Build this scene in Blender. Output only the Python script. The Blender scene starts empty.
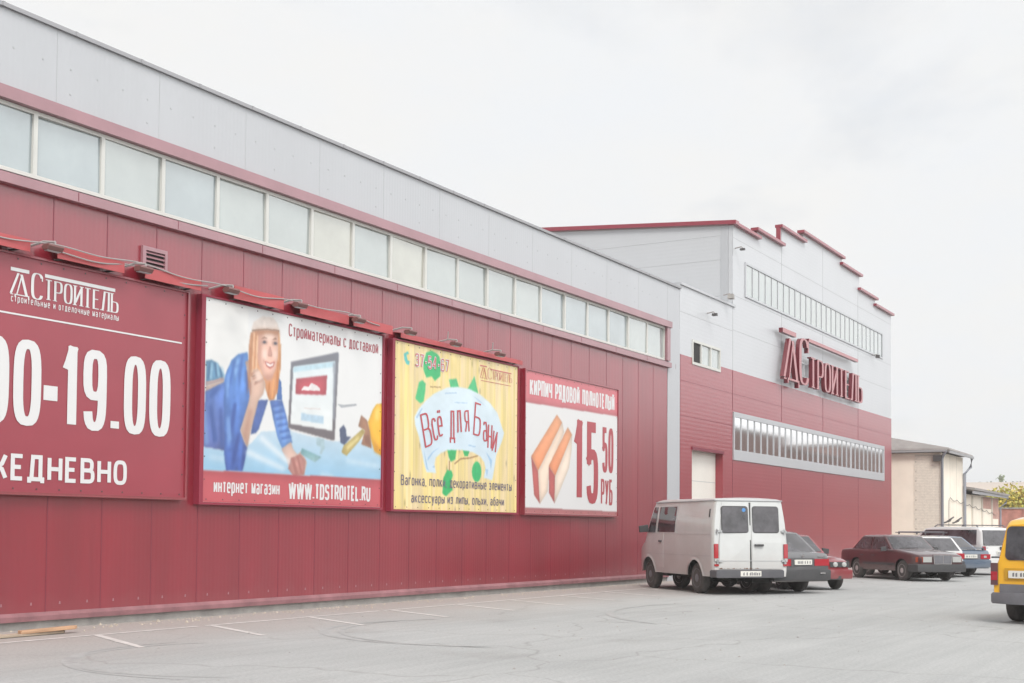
import bpy, math, random
from mathutils import Matrix, Vector
rad = math.radians
S = bpy.context.scene
COL = S.collection
random.seed(7)
# ------------------------------------------------------------ camera
D = 15.078                      # distance of the store wall from the camera
YAW, PITCH, ROLL, CAMH = rad(30.4335), rad(2.2), rad(.45), 1.47
fw0 = Vector((math.cos(YAW), math.sin(YAW), 0)); rt0 = Vector((math.sin(YAW), -math.cos(YAW), 0)); up0 = Vector((0, 0, 1))
fw = fw0*math.cos(PITCH)+up0*math.sin(PITCH); up1 = up0*math.cos(PITCH)-fw0*math.sin(PITCH)
rt = rt0*math.cos(ROLL)+up1*math.sin(ROLL); up2 = up1*math.cos(ROLL)-rt0*math.sin(ROLL)
cd = bpy.data.cameras.new('camera'); cam = bpy.data.objects.new('camera', cd); COL.objects.link(cam)
cam.matrix_world = Matrix(((rt.x, up2.x, -fw.x, 0), (rt.y, up2.y, -fw.y, 0), (rt.z, up2.z, -fw.z, CAMH), (0, 0, 0, 1)))
cd.sensor_width = 36; cd.lens = 1290*36/1024; cd.shift_y = 138/1024; cd.clip_end = 3000; cd.clip_start = .1
S.camera = cam
# ------------------------------------------------------------ light
SUN_AZ = Vector((-.8, -.6, 0)).normalized(); SUN_EL = rad(45)
w = bpy.data.worlds.new("World"); S.world = w; w.use_nodes = True
nt = w.node_tree; nt.nodes.clear()
def N(t, nt_=None, **kw):
    n = (nt_ or nt).nodes.new(t)
    for k, v in kw.items(): setattr(n, k, v)
    return n
out = N('ShaderNodeOutputWorld'); bg = N('ShaderNodeBackground'); bg.inputs[1].default_value = .10
sky = N('ShaderNodeTexSky', sky_type='NISHITA', sun_disc=False, sun_elevation=SUN_EL, sun_rotation=math.atan2(SUN_AZ.x, SUN_AZ.y))
sky.dust_density = 2.0
tc = N('ShaderNodeTexCoord'); sep = N('ShaderNodeSeparateXYZ'); nt.links.new(tc.outputs['Generated'], sep.inputs[0])
def M(op, a, b=None):
    n = N('ShaderNodeMath', operation=op)
    for i, v in enumerate((a, b)):
        if v is None: continue
        if isinstance(v, (int, float)): n.inputs[i].default_value = v
        else: nt.links.new(v, n.inputs[i])
    return n.outputs[0]
den = M('ADD', M('MAXIMUM', sep.outputs[2], 0.0), .22)
cmb = N('ShaderNodeCombineXYZ'); nt.links.new(M('DIVIDE', sep.outputs[0], den), cmb.inputs[0]); nt.links.new(M('DIVIDE', sep.outputs[1], den), cmb.inputs[1])
n1 = N('ShaderNodeTexNoise'); n1.inputs['Scale'].default_value = 1.35; n1.inputs['Detail'].default_value = 9; n1.inputs['Roughness'].default_value = .55; n1.inputs['Distortion'].default_value = .3
nt.links.new(cmb.outputs[0], n1.inputs['Vector'])
n2 = N('ShaderNodeTexNoise'); n2.inputs['Scale'].default_value = 2.6; n2.inputs['Detail'].default_value = 8; n2.inputs['Roughness'].default_value = .6
mp = N('ShaderNodeMapping'); mp.inputs['Location'].default_value = (4.3, 1.7, 0); nt.links.new(cmb.outputs[0], mp.inputs[0]); nt.links.new(mp.outputs[0], n2.inputs['Vector'])
r1 = N('ShaderNodeValToRGB'); r1.color_ramp.elements[0].position = .30; r1.color_ramp.elements[1].position = .46; nt.links.new(n1.outputs[0], r1.inputs[0])
r1.color_ramp.elements[0].color = (.8, .8, .8, 1)
r2 = N('ShaderNodeValToRGB'); r2.color_ramp.elements[0].position = .32; r2.color_ramp.elements[1].position = .62; nt.links.new(n2.outputs[0], r2.inputs[0])
CB = 1.17; SKYBOOST = 2.3
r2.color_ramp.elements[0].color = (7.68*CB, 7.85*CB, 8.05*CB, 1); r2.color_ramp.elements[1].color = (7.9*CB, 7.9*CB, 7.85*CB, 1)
mx = N('ShaderNodeMix', data_type='RGBA'); nt.links.new(r1.outputs[0], mx.inputs[0]); nt.links.new(sky.outputs[0], mx.inputs[6]); nt.links.new(r2.outputs[0], mx.inputs[7])
# sky behind the camera boosted above the side in view, to brighten wall reflections
gl = N('ShaderNodeMapRange'); gl.interpolation_type = 'SMOOTHSTEP'; gl.inputs[1].default_value = .05; gl.inputs[2].default_value = -.75; gl.inputs[3].default_value = 1; gl.inputs[4].default_value = SKYBOOST
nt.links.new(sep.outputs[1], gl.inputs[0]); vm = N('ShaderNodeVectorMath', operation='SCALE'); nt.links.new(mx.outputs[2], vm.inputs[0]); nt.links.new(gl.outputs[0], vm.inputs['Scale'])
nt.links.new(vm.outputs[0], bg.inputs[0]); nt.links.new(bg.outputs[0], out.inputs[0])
sd = bpy.data.lights.new('sun', 'SUN'); sd.energy = 2.2; sd.angle = rad(22); sd.color = (1, .955, .9)
so = bpy.data.objects.new('sun', sd); COL.objects.link(so)
sdir = SUN_AZ*math.cos(SUN_EL)+Vector((0, 0, math.sin(SUN_EL)))
so.rotation_euler = sdir.to_track_quat('Z', 'Y').to_euler(); so.location = (0, -20, 40)
S.view_settings.view_transform = 'Standard'; S.view_settings.look = 'None'; S.view_settings.gamma = 1; S.view_settings.use_curve_mapping = False
S.view_settings.exposure = .0
HAZE = .0009
# ------------------------------------------------------------ helpers
def lin(c): return tuple(((v/255)/12.92 if v/255 <= .04045 else ((v/255+.055)/1.055)**2.4) for v in c)
MATS = {}
def mat(name, c, rough=.6, metal=0, coat=0, coat_r=.1, coat_ior=1.5, var=0, vscale=3., bump=0, bscale=20., stretch=(1, 1, 1), spec=.5, ribs=None, dirt=None):
    """c: linear colour; var: amount of tonal mottling; ribs: (axis, pitch, strength); dirt: (colour, height)"""
    m = bpy.data.materials.new(name); m.use_nodes = True; t = m.node_tree; b = t.nodes['Principled BSDF']
    b.inputs['Base Color'].default_value = (*c, 1); b.inputs['Roughness'].default_value = rough; b.inputs['Metallic'].default_value = metal
    b.inputs['Coat Weight'].default_value = coat; b.inputs['Coat Roughness'].default_value = coat_r; b.inputs['Coat IOR'].default_value = coat_ior
    b.inputs['Specular IOR Level'].default_value = spec
    co = N('ShaderNodeTexCoord', t); mpp = N('ShaderNodeMapping', t); mpp.inputs['Scale'].default_value = stretch; t.links.new(co.outputs['Object'], mpp.inputs[0])
    cur = None
    if var:
        no = N('ShaderNodeTexNoise', t); no.inputs['Scale'].default_value = vscale; no.inputs['Detail'].default_value = 7; no.inputs['Roughness'].default_value = .62
        t.links.new(mpp.outputs[0], no.inputs['Vector'])
        ra = N('ShaderNodeValToRGB', t); ra.color_ramp.elements[0].position = .28; ra.color_ramp.elements[1].position = .72
        ra.color_ramp.elements[0].color = (*[max(0, v*(1-var)) for v in c], 1); ra.color_ramp.elements[1].color = (*[min(1, v*(1+var)) for v in c], 1)
        t.links.new(no.outputs[0], ra.inputs[0]); cur = ra.outputs[0]
    if dirt:
        se = N('ShaderNodeSeparateXYZ', t); t.links.new(co.outputs['Object'], se.inputs[0])
        nd = N('ShaderNodeTexNoise', t); nd.inputs['Scale'].default_value = 2.5; nd.inputs['Detail'].default_value = 6; t.links.new(co.outputs['Object'], nd.inputs['Vector'])
        ad = N('ShaderNodeMath', t, operation='MULTIPLY_ADD'); t.links.new(nd.outputs[0], ad.inputs[0]); ad.inputs[1].default_value = -1.1*dirt[1]; t.links.new(se.outputs[2], ad.inputs[2])
        mr = N('ShaderNodeMapRange', t); t.links.new(ad.outputs[0], mr.inputs[0]); mr.inputs[1].default_value = -.4*dirt[1]; mr.inputs[2].default_value = .6*dirt[1]; mr.inputs[3].default_value = dirt[2]; mr.inputs[4].default_value = 0
        mi = N('ShaderNodeMix', t, data_type='RGBA'); t.links.new(mr.outputs[0], mi.inputs[0])
        if cur: t.links.new(cur, mi.inputs[6])
        else: mi.inputs[6].default_value = (*c, 1)
        mi.inputs[7].default_value = (*dirt[0], 1); cur = mi.outputs[2]
    if cur: t.links.new(cur, b.inputs['Base Color'])
    nrm = None
    if ribs:
        wv = N('ShaderNodeTexWave', t); wv.bands_direction = ribs[0]; wv.inputs['Scale'].default_value = .314159/ribs[1]
        t.links.new(co.outputs['Object'], wv.inputs['Vector'])
        bu = N('ShaderNodeBump', t); bu.inputs['Strength'].default_value = ribs[2]; bu.inputs['Distance'].default_value = .01
        t.links.new(wv.outputs['Fac'], bu.inputs['Height']); nrm = bu.outputs[0]
    if bump:
        nb = N('ShaderNodeTexNoise', t); nb.inputs['Scale'].default_value = bscale; nb.inputs['Detail'].default_value = 5
        t.links.new(mpp.outputs[0], nb.inputs['Vector'])
        bu = N('ShaderNodeBump', t); bu.inputs['Strength'].default_value = bump; bu.inputs['Distance'].default_value = .02
        t.links.new(nb.outputs[0], bu.inputs['Height'])
        if nrm: t.links.new(nrm, bu.inputs['Normal'])
        nrm = bu.outputs[0]
    if nrm:
        t.links.new(nrm, b.inputs['Normal'])
        if coat: t.links.new(nrm, b.inputs['Coat Normal'])
    MATS[name] = m
    return m
class MB:
    def __init__(s): s.v = []; s.f = []; s.m = []; s.c = []
    def vert(s, p, c=None): s.v.append(tuple(p)); s.c.append(c or (1, 1, 1)); return len(s.v)-1
    def face(s, idx, m=0): s.f.append(tuple(idx)); s.m.append(m)
    def poly(s, pts, m=0, cols=None):
        i = [s.vert(p, cols[k] if cols else None) for k, p in enumerate(pts)]; s.face(i, m)
    def box(s, x0, x1, y0, y1, z0, z1, m=0):
        i = [s.vert(p) for p in ((x0, y0, z0), (x1, y0, z0), (x1, y1, z0), (x0, y1, z0), (x0, y0, z1), (x1, y0, z1), (x1, y1, z1), (x0, y1, z1))]
        for q in ((0, 3, 2, 1), (4, 5, 6, 7), (0, 1, 5, 4), (1, 2, 6, 5), (2, 3, 7, 6), (3, 0, 4, 7)): s.face([i[k] for k in q], m)
        return s
    def prism(s, pts, off, m=0, caps=True):
        """pts: planar loop of 3-D points, extruded by off"""
        n = len(pts); a = [s.vert(p) for p in pts]; b = [s.vert(tuple(p[k]+off[k] for k in range(3))) for p in pts]
        if caps: s.face(a, m); s.face(b[::-1], m)
        for k in range(n): s.face((a[k], b[k], b[(k+1) % n], a[(k+1) % n]), m)
        return s
    def tube(s, pts, r, n=8, m=0, r2=None, cap=True):
        pts = [Vector(p) for p in pts]; rings = []
        for k, p in enumerate(pts):
            d = (pts[min(k+1, len(pts)-1)]-pts[max(k-1, 0)]).normalized()
            a = d.cross(Vector((0, 0, 1)) if abs(d.z) < .9 else Vector((1, 0, 0))).normalized(); b = d.cross(a)
            rr = r if r2 is None else r+(r2-r)*k/(len(pts)-1)
            rings.append([s.vert(p+a*math.cos(6.28319*j/n)*rr+b*math.sin(6.28319*j/n)*rr) for j in range(n)])
        for k in range(len(rings)-1):
            for j in range(n): s.face((rings[k][j], rings[k][(j+1) % n], rings[k+1][(j+1) % n], rings[k+1][j]), m)
        if cap: s.face(rings[0][::-1], m); s.face(rings[-1], m)
        return s
    def lathe_y(s, c, prof, n=24, m=0):
        """prof: [(radius, y)] revolved about the y axis through c"""
        rings = [[s.vert((c[0]+r*math.cos(6.28319*j/n), c[1]+y, c[2]+r*math.sin(6.28319*j/n))) for j in range(n)] for r, y in prof]
        for k in range(len(rings)-1):
            for j in range(n): s.face((rings[k][j], rings[k][(j+1) % n], rings[k+1][(j+1) % n], rings[k+1][j]), m)
        s.face(rings[0][::-1], m); s.face(rings[-1], m)
        return s
    def build(s, name, mats, parent=None, smooth=None, ref=None, color=False, bevel=0, fix=True):
        me = bpy.data.meshes.new(name)
        o = ref if ref is not None else (parent.get('ref') if parent is not None else None)
        off = Vector(o) if o is not None else Vector((0, 0, 0))
        me.from_pydata([tuple(Vector(v)-off) for v in s.v], [], s.f)
        for q in (mats if isinstance(mats, (list, tuple)) else [mats]): me.materials.append(q)
        me.polygons.foreach_set('material_index', s.m)
        if color:
            at = me.color_attributes.new('Col', 'FLOAT_COLOR', 'POINT')
            for k, q in enumerate(s.c): at.data[k].color = (*q, 1)
        if fix:
            import bmesh
            bm = bmesh.new(); bm.from_mesh(me); bmesh.ops.recalc_face_normals(bm, faces=bm.faces); bm.to_mesh(me); bm.free()
        if smooth:
            me.polygons.foreach_set('use_smooth', [True]*len(me.polygons)); me.set_sharp_from_angle(angle=rad(smooth))
        ob = bpy.data.objects.new(name, me); COL.objects.link(ob)
        if parent is not None: ob.parent = parent
        else: ob.location = off
        if bevel:
            bv = ob.modifiers.new('bevel', 'BEVEL'); bv.width = bevel; bv.segments = 2; bv.limit_method = 'ANGLE'
        return ob
def tag(o, label, cat, group=None):
    o['label'] = label; o['category'] = cat
    if group: o['group'] = group
    return o
def thing(name, loc, label, cat, group=None, heading=None):
    """an Empty at the thing's base. Without a heading its parts are given in world metres, else in its own frame"""
    o = bpy.data.objects.new(name, None); COL.objects.link(o); o.location = loc; o.empty_display_size = .3
    tag(o, label, cat, group)
    if heading is None: o['ref'] = tuple(float(v) for v in loc)
    else: o.rotation_euler = (0, 0, rad(heading))
    return o
def structure(o, kind='structure'): o['kind'] = kind; return o
# ------------------------------------------------------------ materials
RED = (.215, .008, .021)
m_red = mat('burgundy_sheet', RED, .45, coat=.85, coat_r=.24, coat_ior=1.7, var=.13, vscale=1.5, stretch=(1, 1, .10), bump=.05, bscale=1.1, ribs=('X', .0909, .10), dirt=((.26, .10, .10), .42, .25))
m_redh = mat('burgundy_panel', (.25, .010, .025), .45, coat=.8, coat_r=.22, coat_ior=1.7, var=.07, vscale=.35, bump=.04, bscale=.8, ribs=('Z', .125, .07))
m_joint = mat('burgundy_joint', (.17, .024, .042), .6)
m_trim = mat('faded_burgundy_flashing', (.29, .145, .165), .5, coat=.6, coat_r=.25, coat_ior=1.6, var=.12, vscale=1.2)
m_cope = mat('red_coping', (.24, .022, .042), .4, coat=.6, coat_r=.2)
m_grey = mat('light_grey_sheet', (.40, .412, .432), .5, coat=.5, coat_r=.3, var=.04, vscale=.5, stretch=(1, 1, .2), ribs=('X', .0909, .10))
m_greyh = mat('light_grey_panel', (.47, .483, .503), .5, coat=.5, coat_r=.3, var=.035, vscale=.35, ribs=('Z', .125, .07))
m_greyj = mat('grey_joint', (.38, .39, .40), .6)
m_cap = mat('zinc_cap', (.30, .30, .31), .45, metal=.5)
m_white = mat('white_plastic_frame', (.54, .54, .51), .45, var=.04, vscale=2)
m_silver = mat('aluminium_frame', (.44, .45, .47), .4, metal=.25)
m_pane = mat('hazy_window_glass', (.29, .325, .315), .12, coat=1, coat_r=.03, coat_ior=2.0, var=.1, vscale=.9, bump=.015, bscale=1.2)
m_paneB = mat('bluish_window_glass', (.25, .295, .305), .10, coat=1, coat_r=.03, coat_ior=2.0, var=.16, vscale=.7, bump=.03, bscale=1.0)
m_paneC = mat('warm_window_glass', (.36, .365, .32), .14, coat=1, coat_r=.04, coat_ior=1.9, var=.14, vscale=.8, bump=.03, bscale=1.4)
m_pane2 = mat('mirror_window_glass', (.80, .80, .81), .06, metal=1, bump=.008, bscale=.5)
m_darkhole = mat('dark_room', (.025, .022, .022), .8)
m_plinth = mat('plinth_concrete', (.30, .285, .27), .9, var=.25, vscale=3, bump=.3, bscale=12)
m_dark = mat('dark_metal', (.06, .055, .055), .5)
m_lampred = mat('red_board', (.40, .07, .075), .5, var=.1, vscale=2)
m_cable = mat('grey_cable', (.33, .31, .305), .7)
m_beige = mat('cream_render', (.84, .76, .65), .85, var=.08, vscale=.8, bump=.15, bscale=8)
m_roofg = mat('slate_grey_roof', (.27, .25, .24), .8, var=.15, vscale=2, ribs=('X', .18, .5))
m_pipe = mat('zinc_pipe', (.28, .29, .33), .5, metal=.4)
m_wood = mat('weathered_plank', (.42, .31, .22), .8, var=.35, vscale=4, stretch=(.6, 8, 8))
m_sign = mat('sign_red_face', (.36, .11, .12), .4, coat=.5, coat_r=.2)
m_signs = mat('sign_red_side', (.13, .008, .018), .4, coat=.3)
def ink():
    m = bpy.data.materials.new('printed_vinyl'); m.use_nodes = True; t = m.node_tree; b = t.nodes['Principled BSDF']
    a = N('ShaderNodeVertexColor', t); a.layer_name = 'Col'; t.links.new(a.outputs[0], b.inputs['Base Color'])
    b.inputs['Roughness'].default_value = .42; b.inputs['Coat Weight'].default_value = .35; b.inputs['Coat Roughness'].default_value = .3
    co = N('ShaderNodeTexCoord', t); no = N('ShaderNodeTexNoise', t); no.inputs['Scale'].default_value = 1.6; no.inputs['Detail'].default_value = 3; t.links.new(co.outputs['Object'], no.inputs[0])
    bu = N('ShaderNodeBump', t); bu.inputs['Strength'].default_value = .25; bu.inputs['Distance'].default_value = .03; t.links.new(no.outputs[0], bu.inputs['Height']); t.links.new(bu.outputs[0], b.inputs['Normal'])
    return m
m_ink = ink()
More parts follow.
